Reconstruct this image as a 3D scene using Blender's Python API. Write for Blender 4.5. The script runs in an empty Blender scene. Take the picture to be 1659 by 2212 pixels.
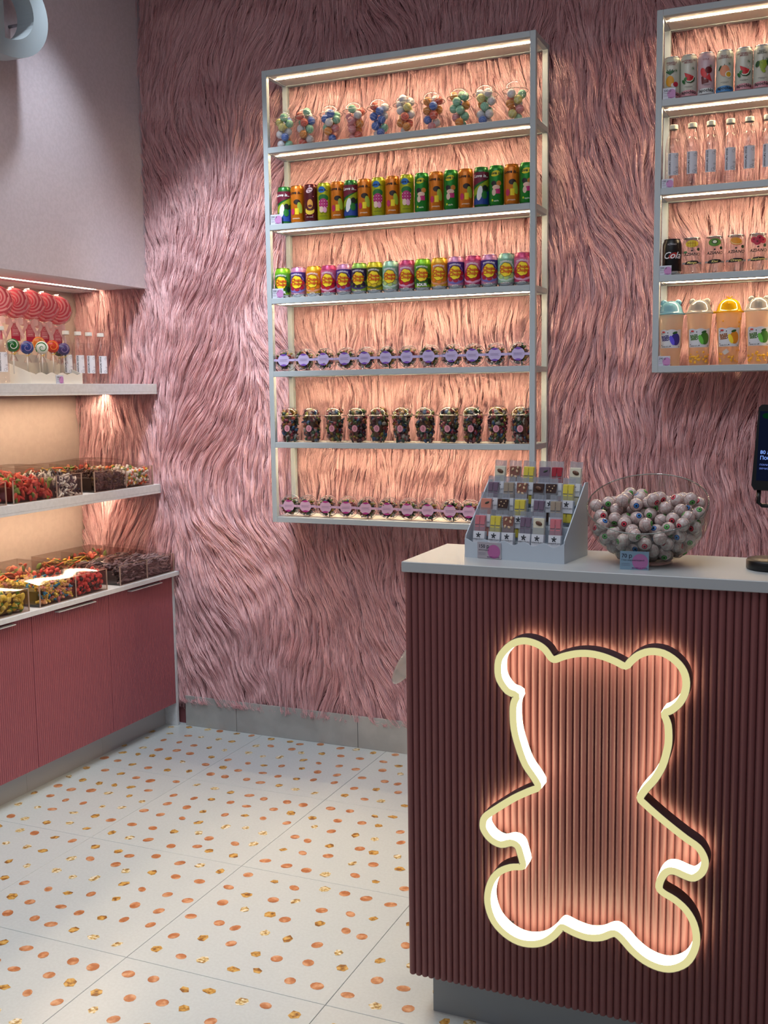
import bpy, math, random
import numpy as np
from mathutils import Vector, Matrix, Euler
random.seed(7); RNG = np.random.default_rng(7)
sc = bpy.context.scene
COL = sc.collection
PI = math.pi

# ------------------------------------------------------------------ camera
camd = bpy.data.cameras.new('camera'); cam = bpy.data.objects.new('camera', camd); COL.objects.link(cam)
yaw, pitch, roll = 0.4094, -0.1119, -0.0135
_f = Vector((-math.sin(yaw)*math.cos(pitch), math.cos(yaw)*math.cos(pitch), math.sin(pitch)))
_r0 = Vector((math.cos(yaw), math.sin(yaw), 0)); _u0 = _r0.cross(_f)
_r = math.cos(roll)*_r0 + math.sin(roll)*_u0; _u = -math.sin(roll)*_r0 + math.cos(roll)*_u0
cam.matrix_world = Matrix(((_r.x, _u.x, -_f.x, 1.738), (_r.y, _u.y, -_f.y, -2.8149), (_r.z, _u.z, -_f.z, 1.5079), (0, 0, 0, 1)))
camd.sensor_fit = 'HORIZONTAL'; camd.sensor_width = 36; camd.lens = 36*2296.57/1659; camd.clip_start = .05
sc.camera = cam

# ------------------------------------------------------------------ world, exposure
w = bpy.data.worlds.new('world'); sc.world = w; w.use_nodes = True
w.node_tree.nodes['Background'].inputs[0].default_value = (.78, .85, 1, 1)
w.node_tree.nodes['Background'].inputs[1].default_value = .20
sc.view_settings.view_transform = 'Standard'; sc.view_settings.look = 'None'
sc.view_settings.exposure = 0.0; sc.view_settings.gamma = 1; sc.view_settings.use_curve_mapping = False
sc.cycles.transparent_max_bounces = 24
sc.cycles.max_bounces = 6; sc.cycles.diffuse_bounces = 3; sc.cycles.glossy_bounces = 3
sc.cycles.caustics_reflective = False; sc.cycles.caustics_refractive = False
sc.cycles.sample_clamp_indirect = 4

# ------------------------------------------------------------------ lights (ceiling spots, added soft fill)
def spot(loc, target, power, angle, blend=.6, radius=.05, color=(.86, .92, 1)):
    d = bpy.data.lights.new('ceiling_spot', 'SPOT'); d.energy = power; d.spot_size = math.radians(angle); d.spot_blend = blend
    d.shadow_soft_size = radius; d.color = color
    o = bpy.data.objects.new('ceiling_spot', d); COL.objects.link(o); o.location = loc
    o.rotation_euler = (Vector(target) - Vector(loc)).to_track_quat('-Z', 'Y').to_euler()
    return o
spot((-.76, .42, 3.36), (-1.04, .66, 1.6), 52, 60, .9, .04)
spot((-.35, -.1, 3.36), (-.72, 1.18, 1.75), 170, 40, .9, .05)
spot((.1, -.9, 3.36), (-.5, -.2, 0), 82, 56, .8, .08)
spot((-.2, .1, 3.36), (-.1, .7, 0), 60, 75, .8, .08)
spot((.2, -1.9, 3.36), (-.3, -1.4, 0), 78, 62, .8, .08)
spot((1.3, .2, 3.36), (1.3, .0, 0), 14, 80, .8, .08)
spot((.9, -1.2, 3.36), (1.7, 1.18, .9), 40, 60, .9, .08)
def panel(loc, sx, sy, power, color=(.92, .95, 1)):
    d = bpy.data.lights.new('fill_light', 'AREA'); d.shape = 'RECTANGLE'; d.size = sx; d.size_y = sy; d.energy = power; d.color = color
    o = bpy.data.objects.new('fill_light', d); COL.objects.link(o); o.location = loc; return o
panel((.6, -1.6, 3.4), 2.6, 2.0, 38)  # added fill: unseen soft area light that lifts the ambient on the fur

# ------------------------------------------------------------------ constants of the place
YB, YF = 1.1758, .9883
X1, X2, X3 = -.4123, .6947, 1.1128
ZA = [2.7693, 2.4751, 2.1778, 1.8889, 1.5986, 1.3118, 1.0068]
ZB = [2.7721, 2.4802, 2.1878, 1.8963, 1.5863]
KX, KYF, KYB, KZ, KZU, KPZ = .8117, -.5855, -.2792, 1.1217, 1.0977, .1164

# ------------------------------------------------------------------ materials
def lin(c):
    out = []
    for v in c:
        v = v/255
        out.append(v/12.92 if v <= .04045 else ((v+.055)/1.055)**2.4)
    return (*out, 1)
_M = {}
def new_mat(name):
    m = bpy.data.materials.new(name); m.use_nodes = True
    return m, m.node_tree, m.node_tree.nodes, m.node_tree.links
def M(c, rough=.5, metal=0, spec=.5, noise=0, nscale=40, bump=0, coat=0, c2=None, emit=0):
    key = (tuple(c), rough, metal, spec, noise, nscale, bump, coat, c2 and tuple(c2), emit)
    if key in _M: return _M[key]
    m, nt, N, L = new_mat('surface')
    b = N['Principled BSDF']
    b.inputs['Base Color'].default_value = lin(c); b.inputs['Roughness'].default_value = rough
    b.inputs['Metallic'].default_value = metal; b.inputs['Specular IOR Level'].default_value = spec
    b.inputs['Coat Weight'].default_value = coat
    if emit:
        b.inputs['Emission Color'].default_value = lin(c); b.inputs['Emission Strength'].default_value = emit
    if noise or bump or c2:
        tc = N.new('ShaderNodeTexCoord'); n = N.new('ShaderNodeTexNoise'); n.inputs['Scale'].default_value = nscale
        n.inputs['Detail'].default_value = 4
        L.new(tc.outputs['Object'], n.inputs['Vector'])
        if noise or c2:
            mx = N.new('ShaderNodeMix'); mx.data_type = 'RGBA'
            mx.inputs[6].default_value = lin(c)
            mx.inputs[7].default_value = lin(c2) if c2 else lin([v*(1-noise) for v in c])
            rp = N.new('ShaderNodeMapRange'); rp.inputs[1].default_value = .42; rp.inputs[2].default_value = .58
            L.new(n.outputs['Fac'], rp.inputs[0]); L.new(rp.outputs[0], mx.inputs[0]); L.new(mx.outputs[2], b.inputs['Base Color'])
        if bump:
            bp = N.new('ShaderNodeBump'); bp.inputs['Strength'].default_value = bump; bp.inputs['Distance'].default_value = .002
            L.new(n.outputs['Fac'], bp.inputs['Height']); L.new(bp.outputs[0], b.inputs['Normal'])
    _M[key] = m
    return m
def clear(tint=(255, 255, 255), refl=.9, base=.04, rough=.04, frost=0, fcol=(230, 230, 230), trans=.5):
    key = ('clear', tuple(tint), refl, base, rough, frost, tuple(fcol), trans)
    if key in _M: return _M[key]
    m, nt, N, L = new_mat('clear_plastic')
    N.remove(N['Principled BSDF']); out = N['Material Output']
    t = N.new('ShaderNodeBsdfTransparent'); t.inputs[0].default_value = lin(tint)
    g = N.new('ShaderNodeBsdfGlossy'); g.inputs['Roughness'].default_value = rough
    lw = N.new('ShaderNodeLayerWeight'); lw.inputs[0].default_value = .35
    mr = N.new('ShaderNodeMapRange'); mr.inputs[1].default_value = 0; mr.inputs[2].default_value = 1
    mr.inputs[3].default_value = base; mr.inputs[4].default_value = base+(1-base)*refl*.5
    pw = N.new('ShaderNodeMath'); pw.operation = 'POWER'; pw.inputs[1].default_value = 2.2
    L.new(lw.outputs['Facing'], pw.inputs[0]); L.new(pw.outputs[0], mr.inputs[0])
    src = t
    if frost:
        d = N.new('ShaderNodeBsdfDiffuse'); d.inputs[0].default_value = lin(fcol)
        tr = N.new('ShaderNodeBsdfTranslucent'); tr.inputs[0].default_value = lin(fcol)
        a = N.new('ShaderNodeMixShader'); a.inputs[0].default_value = trans
        L.new(d.outputs[0], a.inputs[1]); L.new(tr.outputs[0], a.inputs[2])
        b = N.new('ShaderNodeMixShader'); b.inputs[0].default_value = frost
        L.new(t.outputs[0], b.inputs[1]); L.new(a.outputs[0], b.inputs[2]); src = b
    mx = N.new('ShaderNodeMixShader'); L.new(mr.outputs[0], mx.inputs[0]); L.new(src.outputs[0], mx.inputs[1]); L.new(g.outputs[0], mx.inputs[2])
    L.new(mx.outputs[0], out.inputs[0])
    _M[key] = m
    return m
def emis(c, s):
    key = ('emit', tuple(c), s)
    if key in _M: return _M[key]
    m, nt, N, L = new_mat('light_surface'); N.remove(N['Principled BSDF'])
    e = N.new('ShaderNodeEmission'); e.inputs[0].default_value = (*c, 1); e.inputs[1].default_value = s
    L.new(e.outputs[0], N['Material Output'].inputs[0]); _M[key] = m
    return m
def fur_mat():
    m, nt, N, L = new_mat('pink_fur'); N.remove(N['Principled BSDF'])
    hi = N.new('ShaderNodeHairInfo')
    cr = N.new('ShaderNodeValToRGB'); el = cr.color_ramp.elements
    el[0].position = 0; el[0].color = lin((194, 132, 138)); el[1].position = 1; el[1].color = lin((246, 208, 212))
    e = cr.color_ramp.elements.new(.5); e.color = lin((230, 178, 184))
    L.new(hi.outputs['Random'], cr.inputs[0])
    d = N.new('ShaderNodeBsdfDiffuse'); L.new(cr.outputs[0], d.inputs[0])
    tr = N.new('ShaderNodeBsdfTranslucent'); L.new(cr.outputs[0], tr.inputs[0])
    a = N.new('ShaderNodeMixShader'); a.inputs[0].default_value = .32
    L.new(d.outputs[0], a.inputs[1]); L.new(tr.outputs[0], a.inputs[2])
    h = N.new('ShaderNodeBsdfHair'); h.component = 'Reflection'; h.inputs['Color'].default_value = lin((255, 225, 225))
    h.inputs['RoughnessU'].default_value = .22; h.inputs['RoughnessV'].default_value = .5; h.inputs['Offset'].default_value = 0.05
    b = N.new('ShaderNodeMixShader'); b.inputs[0].default_value = .28
    L.new(a.outputs[0], b.inputs[1]); L.new(h.outputs[0], b.inputs[2]); L.new(b.outputs[0], N['Material Output'].inputs[0])
    return m

# ------------------------------------------------------------------ mesh builder
class MB:
    def __init__(s): s.v = []; s.f = []; s.m = []; s.s = []; s.mats = []; s.X = Matrix.Identity(4)
    def mi(s, m):
        if m not in s.mats: s.mats.append(m)
        return s.mats.index(m)
    def add(s, vs, fs, m, smooth=False):
        o = len(s.v); X = s.X; k = s.mi(m)
        s.v += [tuple(X @ Vector(p)) for p in vs]
        for f in fs: s.f.append(tuple(o+i for i in f)); s.m.append(k); s.s.append(smooth)
        return s
    def box(s, a, b, m):
        x0, y0, z0 = a; x1, y1, z1 = b
        return s.add([(x0, y0, z0), (x1, y0, z0), (x1, y1, z0), (x0, y1, z0), (x0, y0, z1), (x1, y0, z1), (x1, y1, z1), (x0, y1, z1)],
              [(0, 3, 2, 1), (4, 5, 6, 7), (0, 1, 5, 4), (1, 2, 6, 5), (2, 3, 7, 6), (3, 0, 4, 7)], m)
    def bbox(s, a, b, m, r=.002):     # box with chamfered edges
        x0, y0, z0 = a; x1, y1, z1 = b
        vs = []
        for (z, i) in ((z0, r), (z0+r, 0), (z1-r, 0), (z1, r)):
            for (x, y, sx, sy) in ((x0, y0, 1, 1), (x1, y0, -1, 1), (x1, y1, -1, -1), (x0, y1, 1, -1)):
                a1 = (x+sx*(i+r), y+sy*i, z); a2 = (x+sx*i, y+sy*(i+r), z)
                vs += [a2, a1] if (sx*sy > 0) else [a1, a2]
        fs = [tuple(range(7, -1, -1)), tuple(range(24, 32))]
        for k in range(3):
            for j in range(8): fs.append((k*8+j, k*8+(j+1) % 8, k*8+8+(j+1) % 8, k*8+8+j))
        return s.add(vs, fs, m)
    def lathe(s, prof, m, n=24, mats=None, smooth=True, mod=None, axis='z'):
        vs = []
        for (r, z) in prof:
            for j in range(n):
                a = 2*PI*j/n; rr = r*(mod(a, z) if mod else 1)
                vs.append((rr*math.cos(a), rr*math.sin(a), z) if axis == 'z' else (rr*math.cos(a), -z, rr*math.sin(a)))
        for i in range(len(prof)-1):
            if i and prof[i] == prof[i-1]: pass
            fs = [(i*n+j, i*n+(j+1) % n, (i+1)*n+(j+1) % n, (i+1)*n+j) for j in range(n)]
            if i == 0: base = len(s.v); s.add(vs, [], m)
            k = s.mi(mats[i] if mats else m)
            for f in fs: s.f.append(tuple(base+q for q in f)); s.m.append(k); s.s.append(smooth)
        return s
    def prism(s, poly, a, b, m, plane='xz', side=None):   # outline in plane, extruded from a to b along the third axis
        def P(p, t): return (p[0], t, p[1]) if plane == 'xz' else ((t, p[0], p[1]) if plane == 'yz' else (p[0], p[1], t))
        n = len(poly)
        s.add([P(p, a) for p in poly]+[P(p, b) for p in poly], [tuple(range(n)), tuple(range(2*n-1, n-1, -1))], m)
        o = len(s.v)-2*n; k = s.mi(side or m)
        for i in range(n): j = (i+1) % n; s.f.append((o+j, o+i, o+n+i, o+n+j)); s.m.append(k); s.s.append(False)
        return s
    def ball(s, c, r, m, n=10, k=7, sc3=(1, 1, 1), rot=None, mod=None):
        vs = []; R = rot or Matrix.Identity(3)
        for i in range(k+1):
            t = PI*i/k
            for j in range(n):
                a = 2*PI*j/n; q = r*(mod(a, t) if mod else 1)
                vs.append(Vector(c)+R @ Vector((q*math.sin(t)*math.cos(a)*sc3[0], q*math.sin(t)*math.sin(a)*sc3[1], q*math.cos(t)*sc3[2])))
        fs = [(i*n+j, (i+1)*n+j, (i+1)*n+(j+1) % n, i*n+(j+1) % n) for i in range(k) for j in range(n)]
        return s.add(vs, fs, m, True)
    def tube(s, pts, r, m, n=8, closed=False, rf=None):
        pts = [Vector(p) for p in pts]; N = len(pts); vs = []
        for i, p in enumerate(pts):
            d = (pts[(i+1) % N]-pts[i-1]) if closed else (pts[min(i+1, N-1)]-pts[max(i-1, 0)])
            d.normalize(); up = Vector((0, 0, 1)) if abs(d.z) < .9 else Vector((0, 1, 0))
            a = d.cross(up).normalized(); b = a.cross(d); q = r*(rf(i/(N-1)) if rf else 1)
            for j in range(n): t = 2*PI*j/n; vs.append(p+q*(math.cos(t)*a+math.sin(t)*b))
        fs = [(i*n+j, i*n+(j+1) % n, ((i+1) % N)*n+(j+1) % n, ((i+1) % N)*n+j) for i in range(N if closed else N-1) for j in range(n)]
        if not closed: fs += [tuple(range(n-1, -1, -1)), tuple(range((N-1)*n, N*n))]
        return s.add(vs, fs, m, True)
    def grid(s, fn, nu, nv, m, smooth=True):
        vs = [fn(i/nu, j/nv) for i in range(nu+1) for j in range(nv+1)]
        fs = [(i*(nv+1)+j, (i+1)*(nv+1)+j, (i+1)*(nv+1)+j+1, i*(nv+1)+j+1) for i in range(nu) for j in range(nv)]
        return s.add(vs, fs, m, smooth)
    def mesh(s, name):
        me = bpy.data.meshes.new(name); me.from_pydata(s.v, [], s.f)
        for m in s.mats: me.materials.append(m)
        me.polygons.foreach_set('material_index', s.m); me.polygons.foreach_set('use_smooth', s.s); me.update()
        return me
    def obj(s, name, parent=None, **k): return put(name, s.mesh(name), parent, **k)

def put(name, data, parent=None, loc=(0, 0, 0), rot=(0, 0, 0), label=None, cat=None, group=None, kind=None):
    o = bpy.data.objects.new(name, data); COL.objects.link(o); o.parent = parent; o.location = loc; o.rotation_euler = rot
    if label: o['label'] = label
    if cat: o['category'] = cat
    if group: o['group'] = group
    if kind: o['kind'] = kind
    return o
def thing(name, label, cat, loc=(0, 0, 0), rotz=0, group=None, kind=None, rot=None):
    return put(name, None, None, loc, rot or (0, 0, rotz), label, cat, group, kind)
def build(name, label, cat, loc, parts, rotz=0, group=None):
    t = thing(name, label, cat, loc, rotz, group)
    for p in parts:
        o = put(p[0], p[1], t, loc=p[2] if len(p) > 2 else (0, 0, 0))
        for q in (p[3] if len(p) > 3 else ()): put(q[0], q[1], o)
    return t
ORD = 'first second third fourth fifth sixth seventh eighth ninth tenth eleventh twelfth thirteenth fourteenth fifteenth sixteenth seventeenth eighteenth'.split()

# ------------------------------------------------------------------ printing: 2D decals on flat or cylindrical surfaces
_T = {}
def text2d(s, size, align='CENTER', bold=0, shear=0):
    key = (s, align, bold, shear)
    if key not in _T:
        c = bpy.data.curves.new('t', 'FONT'); c.body = s; c.align_x = align; c.align_y = 'CENTER'; c.resolution_u = 2; c.size = 1
        c.offset = bold; c.shear = shear; c.space_line = .8
        o = bpy.data.objects.new('t', c); me = bpy.data.meshes.new_from_object(o)
        _T[key] = ([tuple(v.co[:2]) for v in me.vertices], [tuple(p.vertices) for p in me.polygons])
        bpy.data.objects.remove(o); bpy.data.curves.remove(c); bpy.data.meshes.remove(me)
    v, f = _T[key]
    return [(x*size, y*size) for x, y in v], f
class Print:
    """flat print in (u, v); wrap radius R bends it round a vertical cylinder, None keeps it flat facing -Y"""
    def __init__(s, R=None, d=.0004, y=0, Rf=None): s.mb = MB(); s.R = R; s.d = d; s.y = y; s.k = 0; s.Rf = Rf
    def P(s, u, v):
        s_ = s.d*(1+s.k*.5)
        R = s.Rf(v) if s.Rf else s.R
        if R: a = u/R; return ((R+s_)*math.sin(a), -(R+s_)*math.cos(a), v)
        return (u, s.y-s_, v)
    def text(s, t, u, v, size, col, align='CENTER', bold=0, shear=0, rot=0, arc=0, sx=1):
        d0 = s.d; s.d = d0+size*size*.8 if s.R else d0
        vs, fs = text2d(t, size, align, bold, shear); c, n = math.cos(rot), math.sin(rot); out = []
        for x, y in vs:
            x *= sx
            if arc: a = x/arc; x, y = (arc+y)*math.sin(a), (arc+y)*math.cos(a)-arc
            out.append(s.P(u+c*x-n*y, v+n*x+c*y))
        s.d = d0; s.mb.add(out, fs, M(col, .5)); s.k += 1; return s
    def blob(s, u, v, fn, col, seg=28, rings=4, rot=0, mat=None):
        vs = [s.P(u, v)]; fs = []
        for i in range(1, rings+1):
            for j in range(seg):
                t = 2*PI*j/seg; x, y = fn(t); x *= i/rings; y *= i/rings
                vs.append(s.P(u+x*math.cos(rot)-y*math.sin(rot), v+x*math.sin(rot)+y*math.cos(rot)))
        for j in range(seg): fs.append((0, 1+j, 1+(j+1) % seg))
        for i in range(rings-1):
            for j in range(seg): a = 1+i*seg; fs.append((a+j, a+seg+j, a+seg+(j+1) % seg, a+(j+1) % seg))
        s.mb.add(vs, fs, mat or M(col, .45)); s.k += 1; return s
    def ell(s, u, v, a, b, col, rot=0, seg=24, rings=3): return s.blob(u, v, lambda t: (a*math.cos(t), b*math.sin(t)), col, seg, rings, rot)
    def ring(s, u, v, r, wd, col, seg=24, a0=0, a1=2*PI):
        vs = []
        for j in range(seg+1):
            t = a0+(a1-a0)*j/seg
            vs += [s.P(u+(r-wd)*math.cos(t), v+(r-wd)*math.sin(t)), s.P(u+r*math.cos(t), v+r*math.sin(t))]
        s.mb.add(vs, [(2*j, 2*j+1, 2*j+3, 2*j+2) for j in range(seg)], M(col, .5)); s.k += 1; return s
    def poly(s, pts, col, u=0, v=0):       # star-shaped polygon about its mean, refined in rings
        n = len(pts); cx = sum(p[0] for p in pts)/n; cy = sum(p[1] for p in pts)/n
        seg = []
        for i in range(n):
            for k in range(4): a = pts[i]; b = pts[(i+1) % n]; seg.append((a[0]+(b[0]-a[0])*k/4-cx, a[1]+(b[1]-a[1])*k/4-cy))
        N = len(seg)
        return s.blob(u+cx, v+cy, lambda t: seg[int(round(t/(2*PI)*N)) % N], col, N, 3)
    def rect(s, u0, v0, u1, v1, col, nu=10, nv=1, top=None, bot=None, mat=None):
        vs = []
        for i in range(nu+1):
            u = u0+(u1-u0)*i/nu; a = v0+(bot(u) if bot else 0); b = v1+(top(u) if top else 0)
            for j in range(nv+1): vs.append(s.P(u, a+(b-a)*j/nv))
        s.mb.add(vs, [(i*(nv+1)+j, (i+1)*(nv+1)+j, (i+1)*(nv+1)+j+1, i*(nv+1)+j+1) for i in range(nu) for j in range(nv)], mat or M(col, .45)); s.k += 1; return s
    def mesh(s, name='printed_label'): return s.mb.mesh(name)
def flower(R, n=8, k=.12): return lambda t: (R*(1+k*abs(math.cos(n*t/2))-k/2)*math.cos(t), R*(1+k*abs(math.cos(n*t/2))-k/2)*math.sin(t))

# ================================================================== SETTING
WHITE = M((214, 218, 222), .42, noise=.03, nscale=60)
plaster = M((205, 196, 204), .75, noise=.03, nscale=90, bump=.15)
# floor with tiles as parts
fl = put('floor', MB().box((-1.56, -3.6, -.08), (2.6, 1.21, -.004), M((150, 148, 146), .9)).mesh('floor'), kind='structure', label='white speckled tile floor')
tile_m = M((192, 201, 202), .28, noise=.02, nscale=120, bump=.02)
def chip_mat(c1, c2, c3, sc_):
    m, nt, N, L = new_mat('stone_chip'); b = N['Principled BSDF']; b.inputs['Roughness'].default_value = .3
    tc = N.new('ShaderNodeTexCoord'); n = N.new('ShaderNodeTexNoise'); n.inputs['Scale'].default_value = sc_; n.inputs['Detail'].default_value = 2
    cr = N.new('ShaderNodeValToRGB'); e = cr.color_ramp.elements; e[0].position = .38; e[0].color = lin(c1); e[1].position = .62; e[1].color = lin(c3)
    q = cr.color_ramp.elements.new(.5); q.color = lin(c2)
    L.new(tc.outputs['Object'], n.inputs[0]); L.new(n.outputs[0], cr.inputs[0]); L.new(cr.outputs[0], b.inputs['Base Color'])
    return m
cm = [chip_mat((168, 104, 62), (186, 124, 80), (206, 156, 118), 45), chip_mat((128, 84, 40), (188, 142, 62), (206, 170, 100), 70), chip_mat((140, 100, 50), (206, 184, 120), (228, 222, 204), 90)]
def chips_mesh(seed):
    r = random.Random(seed); mb = MB(); nx, ny = 7, 6
    for i in range(nx):
        for j in range(ny):
            cx = -.29+.58*(i+.5+(.5 if j % 2 else 0)*.6-.15)/nx+r.uniform(-.016, .016); cy = -.29+.58*(j+.5)/ny+r.uniform(-.016, .016)
            k = r.choices((0, 1, 2), (4.4, 4.6, 2))[0]
            n = 11 if k == 0 else r.choice((5, 6, 6)); a0 = r.uniform(0, 6.28); ra = r.uniform(.0165, .0205); rb = ra*r.uniform(.68, .95); th = r.uniform(0, PI)
            pts = []
            for q in range(n):
                t = a0+2*PI*q/n+(r.uniform(-.25, .25) if k else 0); z = (1+.13*math.cos(t)) if k == 0 else r.uniform(.86, 1.12)
                x, y = ra*z*math.cos(t), rb*z*math.sin(t)
                pts.append((min(.296, max(-.296, cx+x*math.cos(th)-y*math.sin(th))), min(.296, max(-.296, cy+x*math.sin(th)+y*math.cos(th)))))
            mb.add([(p[0], p[1], .0004) for p in pts], [tuple(range(n))], cm[k])
    return mb.mesh('stone_chips')
tmesh = MB().bbox((-.2993, -.2993, -.02), (.2993, .2993, 0), tile_m, .0008).mesh('tile')
cms = [chips_mesh(i) for i in range(5)]
k = 0
for i in range(-3, 4):
    for j in range(-6, 2):
        if i*.6+.3 < -1.56 or i == -3: continue
        t = put('tile', tmesh, fl, (i*.6+.3, j*.6+.3, 0)); k += 1
        put('stone_chips', cms[(i*3+j*5) % 5], t, rot=(0, 0, PI*(k % 2)), kind='stuff')
# back wall
wb = put('wall_back', MB().box((-1.64, YB+.03, 0), (2.6, YB+.15, 3.42), M((140, 84, 88), .9)).mesh('wall_back'), kind='structure', label='back wall covered in long pink faux fur')
bb = put('baseboard_back', MB().box((-1.0, YB+.004, 0), (2.6, YB+.0295, .135), M((120, 120, 118), .6)).mesh('baseboard_back'), kind='structure', label='grey tile baseboard under the pink fur')
for i in range(6):
    x = -1.0+.02+i*.6-.35
    a, b = max(-1.0, x+.001), x+.599
    MB().bbox((a, YB, .0), (b, YB+.006, .14), M((168, 170, 168), .35, noise=.06, nscale=8), .001).obj('tile', bb)
# left wall, niche and soffit
wl = put('wall_left', MB().box((-1.64, -3.6, 0), (-1.5386, YB+.03, 3.42), M((178, 163, 155), .7, noise=.02)).mesh('wall_left'), kind='structure', label='left wall with beige niche panel')
so = MB().box((-1.5386, -3.6, 2.0), (-1.1271, YB+.03, 3.42), plaster)
so.box((-1.16, -3.6, 1.98), (-1.1271, YB+.03, 2.0), plaster).box((-1.5386, -3.6, 1.98), (-1.42, YB+.03, 2.0), plaster)
so.box((-1.42, -3.6, 1.985), (-1.39, YB+.03, 2.0), plaster).box((-1.36, -3.6, 1.985), (-1.16, YB+.03, 2.0), plaster)
so.obj('soffit', wl)
MB().box((-1.64, -3.6, 3.42), (2.6, YB+.15, 3.5), M((200, 200, 204), .9)).obj('ceiling', kind='structure', label='plain ceiling above the shop')
MB().box((2.6, -3.6, 0), (2.7, YB+.15, 3.42), M((170, 150, 154), .9)).obj('wall_right', kind='structure', label='plain right wall')

# fur strands --------------------------------------------------------
class Noise2:
    def __init__(s, seed, cell): s.g = np.random.default_rng(seed).uniform(-1, 1, (400, 400)); s.c = cell
    def __call__(s, x, z):
        u = x/s.c+100; v = z/s.c+100; i = np.floor(u).astype(int); j = np.floor(v).astype(int); a = u-i; b = v-j
        a = a*a*(3-2*a); b = b*b*(3-2*b); i %= 399; j %= 399; g = s.g
        return (g[i, j]*(1-a)+g[i+1, j]*a)*(1-b)+(g[i, j+1]*(1-a)+g[i+1, j+1]*a)*b
def fur(name, N, x0, x1, z0, z1, seed, K=7, zfloor=.1):
    r = np.random.default_rng(seed)
    n1, n2, n3, n4, n5 = Noise2(seed+1, .42), Noise2(seed+2, .13), Noise2(seed+3, .035), Noise2(seed+4, .06), Noise2(seed+5, .2)
    x = r.uniform(x0, x1, N); z = r.uniform(z0, z1, N)
    cs = .0135                                              # tufts
    ci = np.floor(x/cs+.5*(np.floor(z/cs/3.0) % 2)); cj = np.floor(z/cs/3.0)
    h = lambda a, b, q: np.modf(np.abs(np.sin(a*127.1+b*311.7+q*74.7)*43758.5453))[0]
    gx = (ci+.5+.7*(h(ci, cj, 1)-.5)-.5*(cj % 2))*cs; gz = (cj+.5+.7*(h(ci, cj, 2)-.5))*cs*3.0
    tuft = h(ci, cj, 3)
    Ln = .10+.07*r.random(N)+.02*tuft
    def path(px, pz, wob):
        P = [(px.copy(), pz.copy())]; st = Ln/(K-1)
        for k in range(1, K):
            # long hairs hang down and swirl: the angle is measured from straight down
            th = .60*n1(px, pz)+.34*n2(px, pz)+.10*n3(px, pz)-.06+wob*(k/(K-1))+.26*(tuft-.5)*2
            px = px+st*np.sin(th); pz = pz-st*np.cos(th); P.append((px.copy(), pz.copy()))
        return P
    A = path(x, z, .6*(r.random(N)-.5)); B = path(gx, gz, 0)
    lay = .007+.030*tuft**1.4+.010*r.random(N)+.006*n5(x, z)
    pos = np.empty((N, K, 3)); wig = r.uniform(0, 6.28, N); amp = .0012+.0022*r.random(N)
    for k in range(K):
        t = k/(K-1); c = .80*t**.75
        pos[:, k, 0] = A[k][0]*(1-c)+(B[k][0]+.35*(x-gx)*(1-t))*c+amp*np.sin(wig+t*7)*t
        pos[:, k, 2] = np.maximum(A[k][1]*(1-c)+B[k][1]*c, zfloor-.035+.05*tuft+.02*r.random(N))
        pos[:, k, 1] = YB+.031-(lay*(1-np.exp(-3.2*t))+.012*n4(A[k][0], A[k][1])*t*(tuft+.2)+.003*np.sin(wig*1.7+5*t)*t)
    pos[:, :, 1] = np.minimum(pos[:, :, 1], YB+.0305)
    hc = bpy.data.hair_curves.new(name); hc.add_curves([K]*N)
    hc.attributes['position'].data.foreach_set('vector', pos.reshape(-1).astype(np.float32))
    rad = np.empty((N, K), np.float32); base = (.00065+.0006*r.random(N))
    for k in range(K): rad[:, k] = base*(1-.75*(k/(K-1))**1.6)
    ra = hc.attributes.get('radius') or hc.attributes.new('radius', 'FLOAT', 'POINT')
    ra.data.foreach_set('value', rad.reshape(-1))
    hc.materials.append(FUR)
    o = put(name, hc, wb, kind='stuff'); return o
FUR = fur_mat()
fur('faux_fur', 290000, -1.62, 1.75, .15, 3.42, 11)
fur('faux_fur', 16000, 1.75, 2.6, .17, 3.42, 31, 5)

# ================================================================== SHELF UNITS
WARM = (1, .62, .36)
strip_m = emis((1, .73, .43), 100.0)
frame_m = M((176, 188, 194), .4, spec=.5)
BOARD = M((224, 220, 214), .45)
def shelf_unit(name, label, x0, x1, zs, group=None):
    t = thing(name, label, 'shelf', (x0, YF, zs[-1]-.022)); o = Vector((x0, YF, zs[-1]-.022)); W = x1-x0; D = YB-YF; q = .021
    H = zs[0]-o.z
    for (x, y, n) in ((0, 0, 'front'), (W-q, 0, 'front'), (0, D-q, 'rear'), (W-q, D-q, 'rear')):
        MB().bbox((x, y, 0), (x+q, y+q, H), frame_m, .001).obj('post', t)
    for i, z in enumerate(zs):
        z -= o.z
        if i == 0: a, b = z-q, z
        else: a, b = z-.022, z
        e = .0008
        MB().bbox((q, 0, a), (W-q, q, b), frame_m, .001).obj('rail', t)
        MB().bbox((q, D-q, a), (W-q, D, b), frame_m, .001).obj('rail', t)
        for x in (0, W-q): MB().bbox((x+e, q, a+e), (x+q-e, D-q, b-e), frame_m, .001).obj('side_rail', t)
        mb = MB(); f = BOARD
        if i == 0 or i < len(zs)-1:
            c0, c1 = .060, .074                            # channel for the light strip
            mb.box((q, q, a+.003), (W-q, c0, b-.002), f).box((q, c1, a+.003), (W-q, D-q, b-.002), f).box((q, c0, a+.010), (W-q, c1, b-.002), f)
            mb.obj('board', t)
            MB().box((q+.012, c0+.0025, a+.0012), (W-q-.004, c1-.0025, a+.009), strip_m).obj('light_strip', t, label='glowing white strip light')
        else:
            mb.box((q, q, a+.003), (W-q, D-q, b-.001), f); mb.obj('board', t)
    return t
shelf_unit('shelf_unit', 'tall pale grey metal shelf unit with six lit bays of candy on the fur wall', X1, X2, ZA)
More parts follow.
